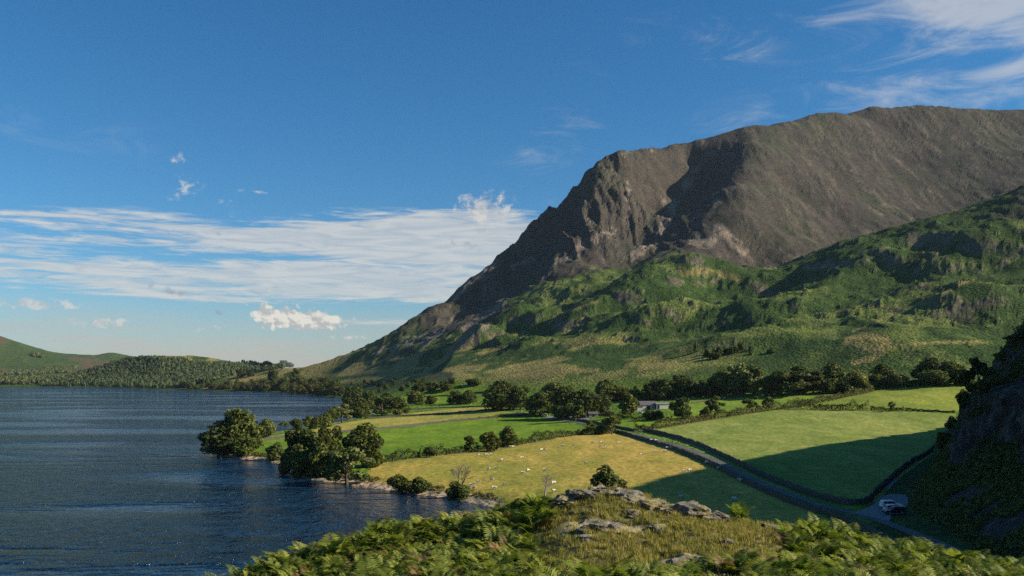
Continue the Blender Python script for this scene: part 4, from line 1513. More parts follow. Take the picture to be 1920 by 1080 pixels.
# wood along the far shore: each tree its own
for i, (px, py) in enumerate(sorted(scatter_px([(348, 731), (440, 733.5), (520, 735), (560, 739), (640, 745), (648, 733), (600, 724), (545, 717), (500, 722), (420, 726), (352, 724)], 130, 5), key=lambda p: p[1])):
    x, y, z = hit(px, py)
    if shore_sd(np.array([x]), np.array([y]))[0] < -1:
        continue
    h = random.uniform(11, 18) * (1.15 if 500 < px < 640 else 0.9)
    tree_at(x, y, max(z, 0.3) - 0.2, h, h * random.uniform(0.85, 1.25), random.choice(['dome', 'bush', 'tall', 'bush']), random.choice(['dark', 'dark', 'mid', 'olive']),
            'broadleaf tree in the dark wood along the far lake shore', 'trees of the far shore wood')
for i, (px, py) in enumerate(scatter_px([(655, 742), (700, 745), (760, 735), (860, 730), (900, 722), (800, 716), (700, 716), (640, 722)], 46, 9)):
    x, y, z = hit(px, py)
    if shore_sd(np.array([x]), np.array([y]))[0] < 3:
        continue
    h = random.uniform(3, 8)
    tree_at(x, y, z - 0.2, h, h * random.uniform(1.0, 1.5), 'bush', random.choice(['dark', 'mid', 'olive']), 'dark scrub bush at the hill foot beyond the lakeside grove', 'scrub bushes at the hill foot', 'bush', 'bush')
for i, (px, py) in enumerate(scatter_px([(1310, 664), (1380, 655), (1450, 655), (1455, 668), (1380, 672), (1320, 676)], 16, 12)):
    x, y, z = hit(px, py)
    h = random.uniform(4, 8)
    tree_at(x, y, z - 0.2, h, h * random.uniform(0.9, 1.2), 'bush', random.choice(['dark', 'mid']), 'scrub tree on the rocky brow above the big pale poplars', 'scrub trees on the brow', 'tree', 'tree')
for i, (px, py) in enumerate(scatter_px([(1120, 748), (1200, 752), (1330, 744), (1520, 740), (1540, 730), (1330, 728), (1130, 735)], 34, 15)):
    x, y, z = hit(px, py)
    h = random.uniform(7, 13)
    tree_at(x, y, z - 0.2, h, h * random.uniform(0.9, 1.2), random.choice(['dome', 'bush']), random.choice(['dark', 'mid', 'mid']), 'understorey tree filling the long row below the hill', 'understorey trees of the long row')


# ---- far woods that read as one mass
def wood(name, label, areas, seed, conifer=0.75, hmin=10, hmax=17):
    R = np.random.default_rng(seed)
    parts, tints = [], []
    cone = []
    k = 7
    for poly, n in areas:
        for px, py in scatter_px(poly, n, seed + n):
            x, y, z = hit(px, py)
            if y > 6000 or z < 0.6:
                continue
            h = R.uniform(hmin, hmax)
            tn = R.uniform(0.0, 0.8)
            if R.uniform() < conifer:
                for z0, z1, r in ((0.05, 0.55, 0.26), (0.28, 0.78, 0.20), (0.52, 1.0, 0.13)):
                    a = np.linspace(0, 2 * math.pi, k, endpoint=False) + R.uniform(0, 3)
                    rr = h * r * R.uniform(0.7, 1.25, k)
                    v = np.c_[x + np.cos(a) * rr, y + np.sin(a) * rr, z + h * (z0 + R.uniform(-0.05, 0.05, k))]
                    v = np.r_[v, [[x + R.normal(0, 0.2), y, z + h * z1]]]
                    q = np.array([(i, (i + 1) % k, k, k) for i in range(k)])
                    parts.append((v, q[:, :3]))
                    tints.append(np.full(k + 1, tn + R.normal(0, 0.05)))
            else:
                hh = h * 0.85
                n_ = 46
                d = R.normal(size=(n_, 3))
                d /= np.linalg.norm(d, axis=1)[:, None]
                P = np.array((x, y, z + hh * 0.55)) + d * np.array((0.42, 0.42, 0.46)) * hh * R.uniform(0.7, 1.0, n_)[:, None]
                v, q = leaf_quads(P, d, np.full(n_, hh * 0.17), R)
                parts.append((v, np.concatenate([q[:, :3], q[:, [0, 2, 3]]])))
                tints.append(np.full(len(v), min(1, tn + 0.25)) + R.normal(0, 0.08, len(v)))
    V, Q = join(parts)
    me = mesh_arrays(name, V, Q)
    vfloat(me, 'tint', np.clip(np.concatenate(tints), 0, 1))
    o = obj(name, me, LEAF['fir'])
    return tag(o, label, 'wood', kind='stuff')


wood('conifer_wood', 'dense dark conifer wood covering the low hill across the lake', [
    ([(70, 724), (140, 704), (200, 686), (240, 674), (290, 672), (340, 676), (400, 684), (460, 690), (440, 704), (400, 716), (350, 726), (300, 729), (180, 725)], 2500),
    ([(400, 688), (440, 682), (500, 684), (545, 690), (500, 696), (440, 700)], 300)], 21, 0.5, 9, 15)
wood('valley_wood', 'hazy wood on the flat shore at the far left of the lake', [
    ([(-20, 722), (60, 721), (140, 720), (150, 712), (80, 711), (-20, 713)], 420),
    ([(-20, 702), (60, 696), (150, 690), (130, 700), (60, 704), (-20, 706)], 320),
    ([(60, 664), (90, 668), (80, 672), (58, 668)], 40)], 33, 0.3, 11, 18)


# ---- hedges
def hedge(pts, label, h=2.2, w=2.4, leaf='dark', dens=34, gap=0.0, seed=1):
    P = on_ground(pts, 0.5, 2)
    N = normals2(P)
    R = np.random.default_rng(seed)
    n = int(len(P) * 0.5 * dens)
    i = R.integers(0, len(P), n)
    prof = 0.75 + 0.75 * (vnoise(i * 0.5 / 5.0, np.full(n, 3.0), seed) - 0.4) + 0.5 * (vnoise(i * 0.5 / 1.6, np.full(n, 9.0), seed) - 0.5)
    if gap:
        keep = vnoise(i * 0.5 / 6.0, np.full(n, 21.0), seed + 5) > gap
        i, prof = i[keep], prof[keep]
        n = len(i)
    a = R.uniform(0, math.pi, n)
    r = R.uniform(0.55, 1.0, n) ** 0.5
    s, u = np.cos(a) * r, np.sin(a) * r
    X = P[i, 0] + N[i, 0] * s * w * 0.5 * prof + R.normal(0, 0.12, n)
    Y = P[i, 1] + N[i, 1] * s * w * 0.5 * prof + R.normal(0, 0.12, n)
    Z = P[i, 2] + 0.1 + u * h * prof * R.uniform(0.85, 1.08, n)
    Nn = np.stack([N[i, 0] * s, N[i, 1] * s, u], 1) * 0.8 + R.normal(0, 0.5, (n, 3))
    Nn /= np.linalg.norm(Nn, axis=1)[:, None]
    o0 = P[len(P) // 2]
    V, Q = leaf_quads(np.stack([X, Y, Z], 1) - o0, Nn, np.full(n, 0.36), R)
    me = mesh_arrays('foliage', V, Q)
    vfloat(me, 'tint', np.repeat(np.clip(0.4 + R.normal(0, 0.2, n) + 0.3 * (vnoise(i * 0.1, np.zeros(n), seed) - 0.5), 0, 1), 4))
    e = empty('hedge', o0)
    obj('foliage', me, LEAF[leaf], e)
    st = []
    for k in range(0, len(P), 7):
        p = P[k] - o0
        st.append(tube([(p + (0, 0, -0.3), 0.07), (p + (0.05, 0, h * 0.35), 0.05), (p + (R.normal(0, 0.2), R.normal(0, 0.2), h * 0.7), 0.02)]))
    sv, sq = join(st)
    obj('stems', mesh_arrays('stems', sv, sq), M_BARK, e)
    return tag(e, label, 'hedge', 'field hedges')


hedge([(712, 868), (760, 861), (800, 856), (850, 851), (900, 844), (960, 836), (1000, 829), (1050, 820), (1100, 813), (1150, 812)], 'long uneven hedge between the yellow meadow and the green field', 3.6, 3.4, 'dark', 46, 0, 3)
hedge([(1190, 806), (1220, 806), (1260, 799), (1300, 792), (1350, 784), (1400, 776), (1450, 769), (1490, 764)], 'bushy hedge along the upper left side of the big field', 4.4, 4.0, 'olive', 52, 0, 5)
hedge([(1490, 764), (1520, 757), (1560, 750), (1600, 742), (1635, 733)], 'pale brown hedge running up from the big field corner', 4.4, 4.0, 'olive', 52, 0, 7)
hedge([(1492, 766), (1530, 768), (1570, 769), (1605, 769), (1628, 769)], 'thick dark hedge at the top of the big field', 4.8, 3.6, 'dark', 52, 0, 9)
hedge([(1632, 769), (1680, 770), (1740, 772), (1790, 775)], 'low clipped dark hedge at the top right of the big field', 1.9, 2.0, 'dark', 36, 0, 11)
hedge([(1130, 772), (1160, 783), (1195, 787), (1230, 788), (1260, 787)], 'dark garden hedge in front of the barns', 2.2, 2.5, 'dark', 34, 0, 13)
hedge([(1235, 750), (1260, 747), (1300, 744), (1330, 743)], 'low hedge along the tree row behind the barns', 1.6, 2.0, 'mid', 30, 0, 17)


# ---- bare trees
def bare_tree(x, y, z, h, label, seed, stems=1, spread=0.5):
    R = np.random.default_rng(seed)
    e = empty('dead_tree', (x, y, z))
    tr, tw = [], []

    def grow(p, d, L, r, depth):
        q = p + d * L
        mid = (p + q) / 2 + R.normal(0, 0.03 * L, 3)
        (tr if depth < 1 else tw).append(tube([(p, r), (mid, r * 0.85), (q, r * 0.66)]))
        if depth >= 5:
            return
        for _ in range(3 if depth < 3 else 2):
            nd = d + R.normal(0, spread, 3)
            nd[2] = abs(nd[2]) * 0.8 + 0.12
            nd /= np.linalg.norm(nd)
            grow(mid + (q - mid) * R.uniform(0.3, 1.0), nd, L * R.uniform(0.58, 0.8), max(r * 0.58, 0.032), depth + 1)
    for s in range(stems):
        d = np.array((R.normal(0, 0.10), R.normal(0, 0.1), 1.0))
        d /= np.linalg.norm(d)
        grow(np.array((R.normal(0, 0.3) * (stems > 1), 0, -0.2)), d, h * (0.36 if stems == 1 else 0.45), h * 0.03, 0)
    v, q = join(tr)
    obj('trunk', mesh_arrays('trunk', v, q, True), M_DEAD, e)
    v, q = join(tw)
    obj('branches', mesh_arrays('branches', v, q, True), M_DEAD, e)
    return tag(e, label, 'tree', 'bare dead trees on the meadow')


x, y, z = hit(1022, 944)
bare_tree(x, y, z, 62 / F * y * 1.0, 'pale bare dead tree standing alone at the meadow edge', 11, 1, 0.42)
x, y, z = hit(866, 926)
bare_tree(x, y, z, 50 / F * y * 1.0, 'thin bare dead tree rising behind the shore bush', 8, 2, 0.3)
# ------------------------------------------------------------------ plants and stones on the knoll
M_FERN = mat_leaf('bracken', (0.045, 0.075, 0.010), (0.33, 0.37, 0.06), 0.35, (0.26, 0.15, 0.05))
M_GRASS = mat_leaf('dry_grass', (0.12, 0.125, 0.025), (0.50, 0.40, 0.13), 0.35)
M_DEADFERN = mat_leaf('dead_bracken', (0.08, 0.052, 0.018), (0.27, 0.19, 0.07), 0.3)
SRC = bpy.data.collections.new('plant_sources')
SRCG = bpy.data.collections.new('grass_sources')


def frond_arrays(R, L=0.9, lean=0.9, pairs=13, az=0.0):
    """one bracken frond: arched stalk with tapering leaflets"""
    t = np.linspace(0, 1, pairs + 3)
    out = L * lean * (t ** 1.5) * 0.75
    up = L * (0.95 * t - 0.42 * lean * t ** 2.6)
    d = np.array((math.cos(az), math.sin(az), 0))
    s = np.array((-math.sin(az), math.cos(az), 0))
    P = out[:, None] * d + up[:, None] * np.array((0, 0, 1.0))
    V, Q, tint = [], [], []
    base = R.uniform(0.2, 0.75)

    def quad(a, b, c, e, tn):
        k = len(V)
        V.extend((a, b, c, e))
        Q.append((k, k + 1, k + 2, k + 3))
        tint.extend([tn] * 4)
    for i in range(len(t) - 1):
        w = 0.008 * (1.3 - t[i])
        quad(P[i] - s * w, P[i] + s * w, P[i + 1] + s * w * 0.8, P[i + 1] - s * w * 0.8, base * 0.8)
    for i in range(3, len(t)):
        f = (i - 3) / (len(t) - 4)
        ln = L * 0.40 * (1 - f) ** 0.8 + 0.03
        fw = P[min(i, len(t) - 1)] - P[i - 1]
        fw = fw / (np.linalg.norm(fw) + 1e-9)
        for sg in (-1, 1):
            tip = P[i] + s * sg * ln + fw * ln * 0.45 + np.array((0, 0, -ln * R.uniform(0.05, 0.3)))
            mid = (P[i] + tip) / 2 + np.array((0, 0, 0.02))
            wd = fw * ln * 0.11
            tn = float(np.clip(base + R.normal(0, 0.13), 0, 1))
            quad(P[i], mid - wd, tip, mid + wd, tn)
    return np.array(V), np.array(Q), np.array(tint)


def fern_plant(seed, nf, L):
    R = np.random.default_rng(seed)
    parts, tn = [], []
    for k in range(nf):
        v, q, t = frond_arrays(R, L * R.uniform(0.75, 1.15), R.uniform(0.55, 1.15), 17, R.uniform(0, 6.28))
        parts.append((v, q))
        tn.append(t)
    V, Q = join(parts)
    me = mesh_arrays('bracken_plant', V, Q)
    vfloat(me, 'tint', np.concatenate(tn))
    me.materials.append(M_FERN if seed < 66 else M_DEADFERN)
    return me


def grass_tuft(seed, nb, h):
    R = np.random.default_rng(seed)
    V, Q, T = [], [], []
    for k in range(nb):
        a, r = R.uniform(0, 6.28), R.uniform(0, 0.14)
        p = np.array((r * math.cos(a), r * math.sin(a), -0.02))
        d = np.array((math.cos(a + R.normal(0, 0.6)), math.sin(a + R.normal(0, 0.6)), 0)) * R.uniform(0.1, 0.6)
        hh = h * R.uniform(0.5, 1.2)
        s = np.array((-d[1], d[0], 0))
        s = s / (np.linalg.norm(s) + 1e-9) * 0.009
        m = p + d * hh * 0.35 + np.array((0, 0, hh * 0.6))
        e = p + d * hh + np.array((0, 0, hh * 0.95))
        k0 = len(V)
        V += [p - s, p + s, m + s * 0.8, m - s * 0.8, e, e + s * 0.2]
        Q += [(k0, k0 + 1, k0 + 2, k0 + 3), (k0 + 3, k0 + 2, k0 + 5, k0 + 4)]
        T += [float(np.clip(R.normal(0.5, 0.25), 0, 1))] * 6
    me = mesh_arrays('grass_tuft', np.array(V), np.array(Q))
    vfloat(me, 'tint', T)
    me.materials.append(M_GRASS)
    return me


for k in range(7):
    SRC.objects.link(bpy.data.objects.new('bracken_plant', fern_plant(60 + k, (5, 4, 6, 5, 3, 4, 4)[k], (0.75, 0.95, 0.65, 0.85, 1.1, 0.55, 0.7)[k])))
for k in range(4):
    SRCG.objects.link(bpy.data.objects.new('grass_tuft', grass_tuft(80 + k, 26, 0.21)))


def scatter_object(name, label, cat, pts, rot, scl, source):
    """points that carry one plant each"""
    me = bpy.data.meshes.new(name)
    me.vertices.add(len(pts))
    me.vertices.foreach_set('co', np.asarray(pts, dtype=np.float32).ravel())
    a = me.attributes.new('rot', 'FLOAT_VECTOR', 'POINT')
    a.data.foreach_set('vector', np.asarray(rot, dtype=np.float32).ravel())
    vfloat(me, 'scl', scl)
    o = link(bpy.data.objects.new(name, me))
    ng = bpy.data.node_groups.new(name, 'GeometryNodeTree')
    ng.interface.new_socket('Geometry', in_out='INPUT', socket_type='NodeSocketGeometry')
    ng.interface.new_socket('Geometry', in_out='OUTPUT', socket_type='NodeSocketGeometry')
    n = ng.nodes
    gi, go = n.new('NodeGroupInput'), n.new('NodeGroupOutput')
    ci = n.new('GeometryNodeCollectionInfo')
    ci.inputs['Collection'].default_value = source
    ci.inputs['Separate Children'].default_value = True
    ci.inputs['Reset Children'].default_value = True
    ip = n.new('GeometryNodeInstanceOnPoints')
    ip.inputs['Pick Instance'].default_value = True
    ra = n.new('GeometryNodeInputNamedAttribute')
    ra.data_type = 'FLOAT_VECTOR'
    ra.inputs[0].default_value = 'rot'
    sa = n.new('GeometryNodeInputNamedAttribute')
    sa.data_type = 'FLOAT'
    sa.inputs[0].default_value = 'scl'
    l = ng.links
    l.new(gi.outputs[0], ip.inputs['Points'])
    l.new(ci.outputs[0], ip.inputs['Instance'])
    l.new(ra.outputs[0], ip.inputs['Rotation'])
    l.new(sa.outputs[0], ip.inputs['Scale'])
    l.new(ip.outputs[0], go.inputs[0])
    md = o.modifiers.new('scatter', 'NODES')
    md.node_group = ng
    return tag(o, label, cat, kind='stuff')


def knoll_points(n, seed):
    R = np.random.default_rng(seed)
    x, y = R.uniform(-16, 26, n), R.uniform(19.5, 37.5, n)
    px = 960 + F * x / y
    return R, x, y, px


def build_knoll_plants():
    R, x, y, px = knoll_points(24000, 3)
    patch_n = fbm(x / 2.4, y / 2.4, 4, 0.5, 451)
    open_ = np.exp(-(((px - 1260) / 210) ** 2)) * sstep(22, 25.5, y)
    open_ = np.maximum(open_, np.exp(-(((px - 1140) / 120) ** 2)) * sstep(29, 31, y))
    want = patch_n + 0.18 - 0.62 * open_
    want = np.where(px < 960, 0.75, want)
    want = np.where((px > 1480), np.maximum(want, 0.62), want)
    keep = (want > 0.5) & (krock(x, y) < 0.3) & (px > 330) & (px < 2050) & (y < 36)
    keep &= R.uniform(0, 1, len(x)) < np.where(px < 1000, 0.5, 0.42)
    x, y = x[keep], y[keep]
    z = KH(x, y)
    n = len(x)
    rot = np.stack([R.normal(0, 0.14, n), R.normal(0, 0.14, n), R.uniform(0, 6.28, n)], 1)
    scatter_object('bracken', 'bright green bracken covering the near slope around the rocks', 'bracken', np.stack([x, y, z - 0.03], 1), rot, 0.38 + 0.7 * R.uniform(0, 1, n) ** 1.5, SRC)
    R, x, y, px = knoll_points(22000, 9)
    keep = (krock(x, y) < 0.35) & (px > 980) & (px < 1900) & (y < 37)
    keep &= R.uniform(0, 1, len(x)) < 0.25 + 0.75 * np.exp(-(((px - 1280) / 260) ** 2))
    x, y = x[keep], y[keep]
    n = len(x)
    rot = np.stack([R.normal(0, 0.2, n), R.normal(0, 0.2, n), R.uniform(0, 6.28, n)], 1)
    scatter_object('dry_grass', 'straw coloured dry grass growing between the knoll rocks', 'grass', np.stack([x, y, KH(x, y)], 1), rot, R.uniform(0.5, 1.15, n), SRCG)


build_knoll_plants()


def knoll_hit(px, py):
    ys = np.linspace(21, 37, 640)
    u = (px - 960) / F
    z = KH(u * ys, ys)
    row = HZ - F * (z - HC) / ys
    k = np.argmax(row <= py)
    if row[k] > py:
        k = int(np.argmin(row))
    return u * ys[k], ys[k], z[k]


def rock_mesh(seed, sx, sy, sz):
    R = np.random.default_rng(seed)
    bm = bmesh.new()
    bmesh.ops.create_icosphere(bm, subdivisions=4, radius=1.0)
    cut = R.normal(size=(16, 3))
    cut[0] = (0.1, -0.1, 2.0)
    cut[1] = (0.5, -0.3, 1.6)
    cut /= np.linalg.norm(cut, axis=1)[:, None]
    off = R.uniform(0.5, 0.85, 16)
    V = np.array([v.co[:] for v in bm.verts])
    for c, o in zip(cut, off):
        d = V @ c
        V = V - np.where(d > o, d - o, 0)[:, None] * c
    f = fbm(V[:, 0] * 2.3 + seed, V[:, 1] * 2.3 + V[:, 2] * 3.1, 5, 0.55, seed, True) - 0.6
    f2 = fbm(V[:, 0] * 6 + seed, V[:, 1] * 6 + V[:, 2] * 9, 3, 0.6, seed + 3, True) - 0.6
    V = V * (1 + 0.42 * f + 0.16 * f2)[:, None]
    V[:, 2] = np.minimum(V[:, 2], 0.60 + 0.06 * f)
    V *= np.array((sx, sy, sz))
    for v, c in zip(bm.verts, V):
        v.co = c
    me = bpy.data.meshes.new('rock')
    bm.to_mesh(me)
    bm.free()
    return me


ROCKS = [(1030, 946, 46, 'lichen spotted boulder at the left foot of the knoll summit'), (1062, 936, 52, 'grey boulder low on the left of the knoll summit'), (1096, 928, 60, 'broad pale slab left of the knoll summit'),
         (1138, 926, 66, 'largest pale slab right on the knoll summit'), (1180, 931, 60, 'yellow lichened slab just right of the knoll summit'), (1215, 944, 48, 'sloping slab on the right shoulder of the knoll'),
         (1246, 955, 38, 'small boulder at the right end of the summit rocks'), (1290, 952, 62, 'long low pinkish slab right of the summit'), (1340, 968, 60, 'thin tilted slab running down to the right skyline'),
         (1118, 980, 56, 'dark undercut ledge in the middle of the bracken'), (1090, 992, 40, 'dark block at the left end of the middle ledge'), (1160, 985, 50, 'flat stone in the middle of the ledge'), (1235, 985, 52, 'flat buff stone at the right end of the middle ledge'),
         (1100, 1004, 44, 'grey stone peeping out below the middle ledge'), (1362, 1012, 36, 'pointed small boulder in the dry grass'), (1395, 1034, 40, 'grey stone among the dry grass at the right'), (1272, 1050, 54, 'upright blocky boulder at the bottom of the view'),
         (1306, 1068, 52, 'broken pale rock at the bottom beside the blocky boulder'), (1355, 1076, 44, 'leaning stone at the bottom edge of the view'), (1405, 1068, 34, 'small pale stone at the bottom right of the grass'), (1445, 985, 40, 'pale stone on the right skyline beside the fern'), (1185, 958, 40, 'stone half sunk in turf below the summit')]
for i, (px, py, w, lab) in enumerate(ROCKS):
    x, y, z = knoll_hit(px, py + 6)
    s = w / F * y * 0.5 * (1.5 if i < 9 else (0.85 if i < 14 else 1.15))
    o = obj('rock', rock_mesh(700 + i, s, s * 0.8, s * 0.46), M_ROCK)
    o.location = (x, y, z + s * 0.08)
    o.rotation_euler = (random.uniform(-0.15, 0.15), random.uniform(-0.2, 0.2), random.uniform(-0.5, 0.5))
    tag(o, lab, 'rock', 'rocks on the knoll')

FERNS = [(1385, 975, 0.95, 'single tall fern fanned against the shaded meadow'), (1720, 1050, 1.0, 'tall yellow green fern standing up before the road'), (1850, 1076, 0.9, 'fern tips at the right edge of the bracken'),
         (860, 996, 0.95, 'tall fern sprig rising in front of the water'), (815, 1000, 0.8, 'pair of fern tips over the dark water left of the tall sprig'), (735, 1006, 0.9, 'curled fern at the left top of the bracken'),
         (690, 1022, 0.7, 'fern with a browned tip on the left slope'), (1575, 1015, 0.7, 'fern on the skyline before the dark wall')]
for i, (px, py, L, lab) in enumerate(FERNS):
    x, y, z = knoll_hit(px, py)
    e = empty('fern', (x, y, z - 0.05))
    R = np.random.default_rng(900 + i)
    for k in range(6):
        v, q, t = frond_arrays(R, L * R.uniform(0.8, 1.1), R.uniform(0.4, 0.95), 14, k * 1.05 + R.uniform(-0.3, 0.3))
        me = mesh_arrays('frond', v, q)
        vfloat(me, 'tint', np.clip(t + 0.12, 0, 0.85))
        obj('frond', me, M_FERN, e)
    tag(e, lab, 'fern', 'ferns standing above the bracken')


# bracken and scrub on the crag, rough grass and reeds on the shore: too many to count
def clumps(name, label, cat, P, size, leafmat, seed, per=9, spread=1.0):
    R = np.random.default_rng(seed)
    n = len(P)
    d = R.normal(size=(n, per, 3))
    d[..., 2] = np.abs(d[..., 2])
    d /= np.linalg.norm(d, axis=2)[..., None]
    sz = np.asarray(size) * R.uniform(0.6, 1.3, n)
    Q = P[:, None, :] + d * (sz * spread)[:, None, None] * R.uniform(0.4, 1, (n, per, 1))
    Nn = (d + R.normal(0, 0.4, d.shape)).reshape(-1, 3)
    Nn /= np.linalg.norm(Nn, axis=1)[:, None]
    V, F4 = leaf_quads(Q.reshape(-1, 3), Nn, np.repeat(sz * 0.42, per), R)
    me = mesh_arrays(name, V, F4)
    vfloat(me, 'tint', np.repeat(np.clip(np.repeat(R.uniform(0.1, 0.8, n), per) + R.normal(0, 0.15, n * per), 0, 1), 4))
    return tag(obj(name, me, leafmat), label, cat, kind='stuff')


def build_crag_scrub():
    R = np.random.default_rng(77)
    V = CRAG_V.reshape(-1, 3)
    veg = CRAG_VEG.reshape(-1)
    px = 960 + F * V[:, 0] / np.maximum(V[:, 1], 1)
    ok = (veg > 0.55) & (px > 1600) & (px < 2050) & (V[:, 1] > 90) & (V[:, 1] < 340)
    idx = np.flatnonzero(ok)
    idx = R.choice(idx, min(11000, len(idx)), replace=False)
    clumps('crag_bracken', 'dark green bracken and scrub clinging to the shaded crag', 'bracken', V[idx] + (0, 0, 0.1), np.full(len(idx), 0.75), LEAF['dark'], 5, 8)


build_crag_scrub()


def build_shore_reeds():
    R = np.random.default_rng(99)
    S = dense([G3(px, py, 0)[:2] for px, py in [(1000, 965), (940, 955), (900, 946), (840, 934), (790, 929), (740, 922), (690, 914), (650, 908), (575, 897), (530, 872), (470, 862), (405, 853)]], 0.4)
    n = 900
    k = R.integers(0, len(S), n)
    q = S[k] + R.normal(0, 1.2, (n, 2))
    sd = shore_sd(q[:, 0], q[:, 1])
    N = np.array((0.35, 0.94))
    push = R.uniform(6.0, 9.5, n)
    q = q + N * (push - sd)[:, None]
    keep = vnoise(k * 0.4 / 6.0, np.zeros(n), 8) > 0.38
    q = q[keep]
    P = np.c_[q, H(q[:, 0], q[:, 1]) + 0.15]
    clumps('shore_rushes', 'tufts of olive rushes behind the pebble beach', 'rushes', P, np.full(len(P), 0.75), LEAF['olive'], 6, 9, 0.8)


build_shore_reeds()
# ------------------------------------------------------------------ farm, cars, sheep, fences
M_SLATE = mat_plain('slate_roof', (0.12, 0.108, 0.10), 0.7, 0, 0.3, 1.5)
M_SHEET = mat_plain('sheet_roof', (0.23, 0.235, 0.25), 0.55, 0, 0.2, 1.2)
M_CREAM = mat_plain('cream_render', (0.66, 0.56, 0.42), 0.85, 0, 0.15, 1.0)
M_WHITEWALL = mat_plain('whitewash', (0.78, 0.76, 0.71), 0.85, 0, 0.1, 0.8)
M_GREYWALL = mat_plain('grey_stone_wall', (0.30, 0.28, 0.25), 0.9, 0, 0.3, 2.0)
M_HOLE = mat_plain('dark_opening', (0.02, 0.02, 0.022), 0.6)
M_WOOD = mat_plain('weathered_wood', (0.20, 0.165, 0.13), 0.9, 0, 0.3, 8)
M_GLASS = mat_plain('car_glass', (0.012, 0.015, 0.02), 0.06, 0, 0, 1, 0.6)
M_TYRE = mat_plain('tyre_rubber', (0.02, 0.02, 0.02), 0.8)
M_RIM = mat_plain('alloy_rim', (0.62, 0.63, 0.65), 0.3, 0.8)
M_LAMP = mat_plain('lamp_clear', (0.75, 0.78, 0.82), 0.15)
M_TAIL = mat_plain('lamp_red', (0.45, 0.02, 0.02), 0.3)
M_TRIM = mat_plain('black_trim', (0.03, 0.03, 0.032), 0.6)
M_RED = mat_plain('red_paint', (0.50, 0.05, 0.03), 0.4, 0, 0.1)
M_WOOL = mat_plain('fleece', (0.62, 0.58, 0.51), 0.95, 0, 0.15, 6, 0.1)
M_FACE = mat_plain('sheep_face', (0.10, 0.085, 0.07), 0.9)


def box_mesh(name, x0, x1, y0, y1, z0, z1, bevel=0.0):
    bm = bmesh.new()
    bmesh.ops.create_cube(bm, size=1)
    for v in bm.verts:
        v.co = Vector(((x0 + x1) / 2 + v.co.x * (x1 - x0), (y0 + y1) / 2 + v.co.y * (y1 - y0), (z0 + z1) / 2 + v.co.z * (z1 - z0)))
    if bevel:
        bmesh.ops.bevel(bm, geom=bm.edges[:], offset=bevel, segments=2, affect='EDGES')
    me = bpy.data.meshes.new(name)
    bm.to_mesh(me)
    bm.free()
    return me


def prism(name, prof, y0, y1):
    """side profile (x, z) run across from y0 to y1"""
    n = len(prof)
    V = [(x, y0, z) for x, z in prof] + [(x, y1, z) for x, z in prof]
    fs = [tuple(range(n))[::-1], tuple(range(n, 2 * n))] + [(i, (i + 1) % n, n + (i + 1) % n, n + i) for i in range(n)]
    me = bpy.data.meshes.new(name)
    me.from_pydata(V, [], [f[::-1] for f in fs])
    me.update()
    return me


def shed(loc, rz, L, Wd, hw, hr, wallm, roofm, label, name='barn', cat='barn', openings=(), chimneys=0):
    """gabled building, ridge along its own x"""
    e = empty(name, loc, rz)
    prof = [(-Wd / 2, -1.5), (Wd / 2, -1.5), (Wd / 2, hw), (0, hw + hr), (-Wd / 2, hw)]
    n = len(prof)
    V = [(-L / 2, y, z) for y, z in prof] + [(L / 2, y, z) for y, z in prof]
    fs = [tuple(range(n))[::-1], tuple(range(n, 2 * n))] + [(i, (i + 1) % n, n + (i + 1) % n, n + i) for i in range(n)]
    me = bpy.data.meshes.new('wall')
    me.from_pydata(V, [], fs)
    me.update()
    obj('wall', me, wallm, e)
    sl = math.atan2(hr, Wd / 2)
    run = math.hypot(hr, Wd / 2) + 0.35
    for s in (-1, 1):
        r = obj('roof', box_mesh('roof', -L / 2 - 0.3, L / 2 + 0.3, -run if s < 0 else 0, 0 if s < 0 else run, 0.02, 0.16), roofm, e)
        r.location = (0, 0, hw + hr)
        r.rotation_euler = (-s * sl, 0, 0)
    for nm, side, a, b, z0, z1 in openings:
        if side == 'front':
            d = box_mesh(nm, a, b, -Wd / 2 - 0.06, -Wd / 2 + 0.1, z0, z1)
        elif side == 'left':
            d = box_mesh(nm, -L / 2 - 0.06, -L / 2 + 0.1, a, b, z0, z1)
        else:
            d = box_mesh(nm, L / 2 - 0.1, L / 2 + 0.06, a, b, z0, z1)
        obj(nm, d, M_HOLE, e)
    for c in range(chimneys):
        x = -L / 2 + 0.6 if c == 0 else L / 2 - 0.6
        obj('chimney', box_mesh('chimney', x - 0.4, x + 0.4, -0.4, 0.4, hw + hr - 0.6, hw + hr + 1.1), wallm, e)
    return tag(e, label, cat)


def at_px(px, py):
    x, y, z = hit(px, py)
    return x, y, z


x, y, z = at_px(1213, 768)
shed((x, y, z), 0.10, 10.5, 8.0, 3.2, 2.3, M_CREAM, M_SLATE, 'long stone barn with a dark slate roof and cream front', openings=(('door', 'front', -1.0, 1.2, 0, 2.6), ('window', 'front', 2.6, 3.6, 1.2, 2.2), ('gable_opening', 'left', -1.6, 1.6, 2.6, 4.2)))
shed((x - 6.2, y - 2.4, z - 0.3), 0.10, 6.0, 6.0, 2.6, 1.1, M_CREAM, M_SLATE, 'low lean barn at the left end of the farm buildings', openings=(('door', 'front', -2.6, -1.2, 0, 2.1),))
x, y, z = at_px(1241, 766.5)
shed((x, y, z), 0.12, 8.6, 6.0, 3.2, 0.7, M_CREAM, M_SHEET, 'flat grey roofed shed with a pale front at the right of the barns', openings=(('door', 'left', -1.8, 1.8, 0, 2.8), ('door', 'front', -3.9, -2.4, 0, 2.4)))
x, y, z = at_px(1062, 778)
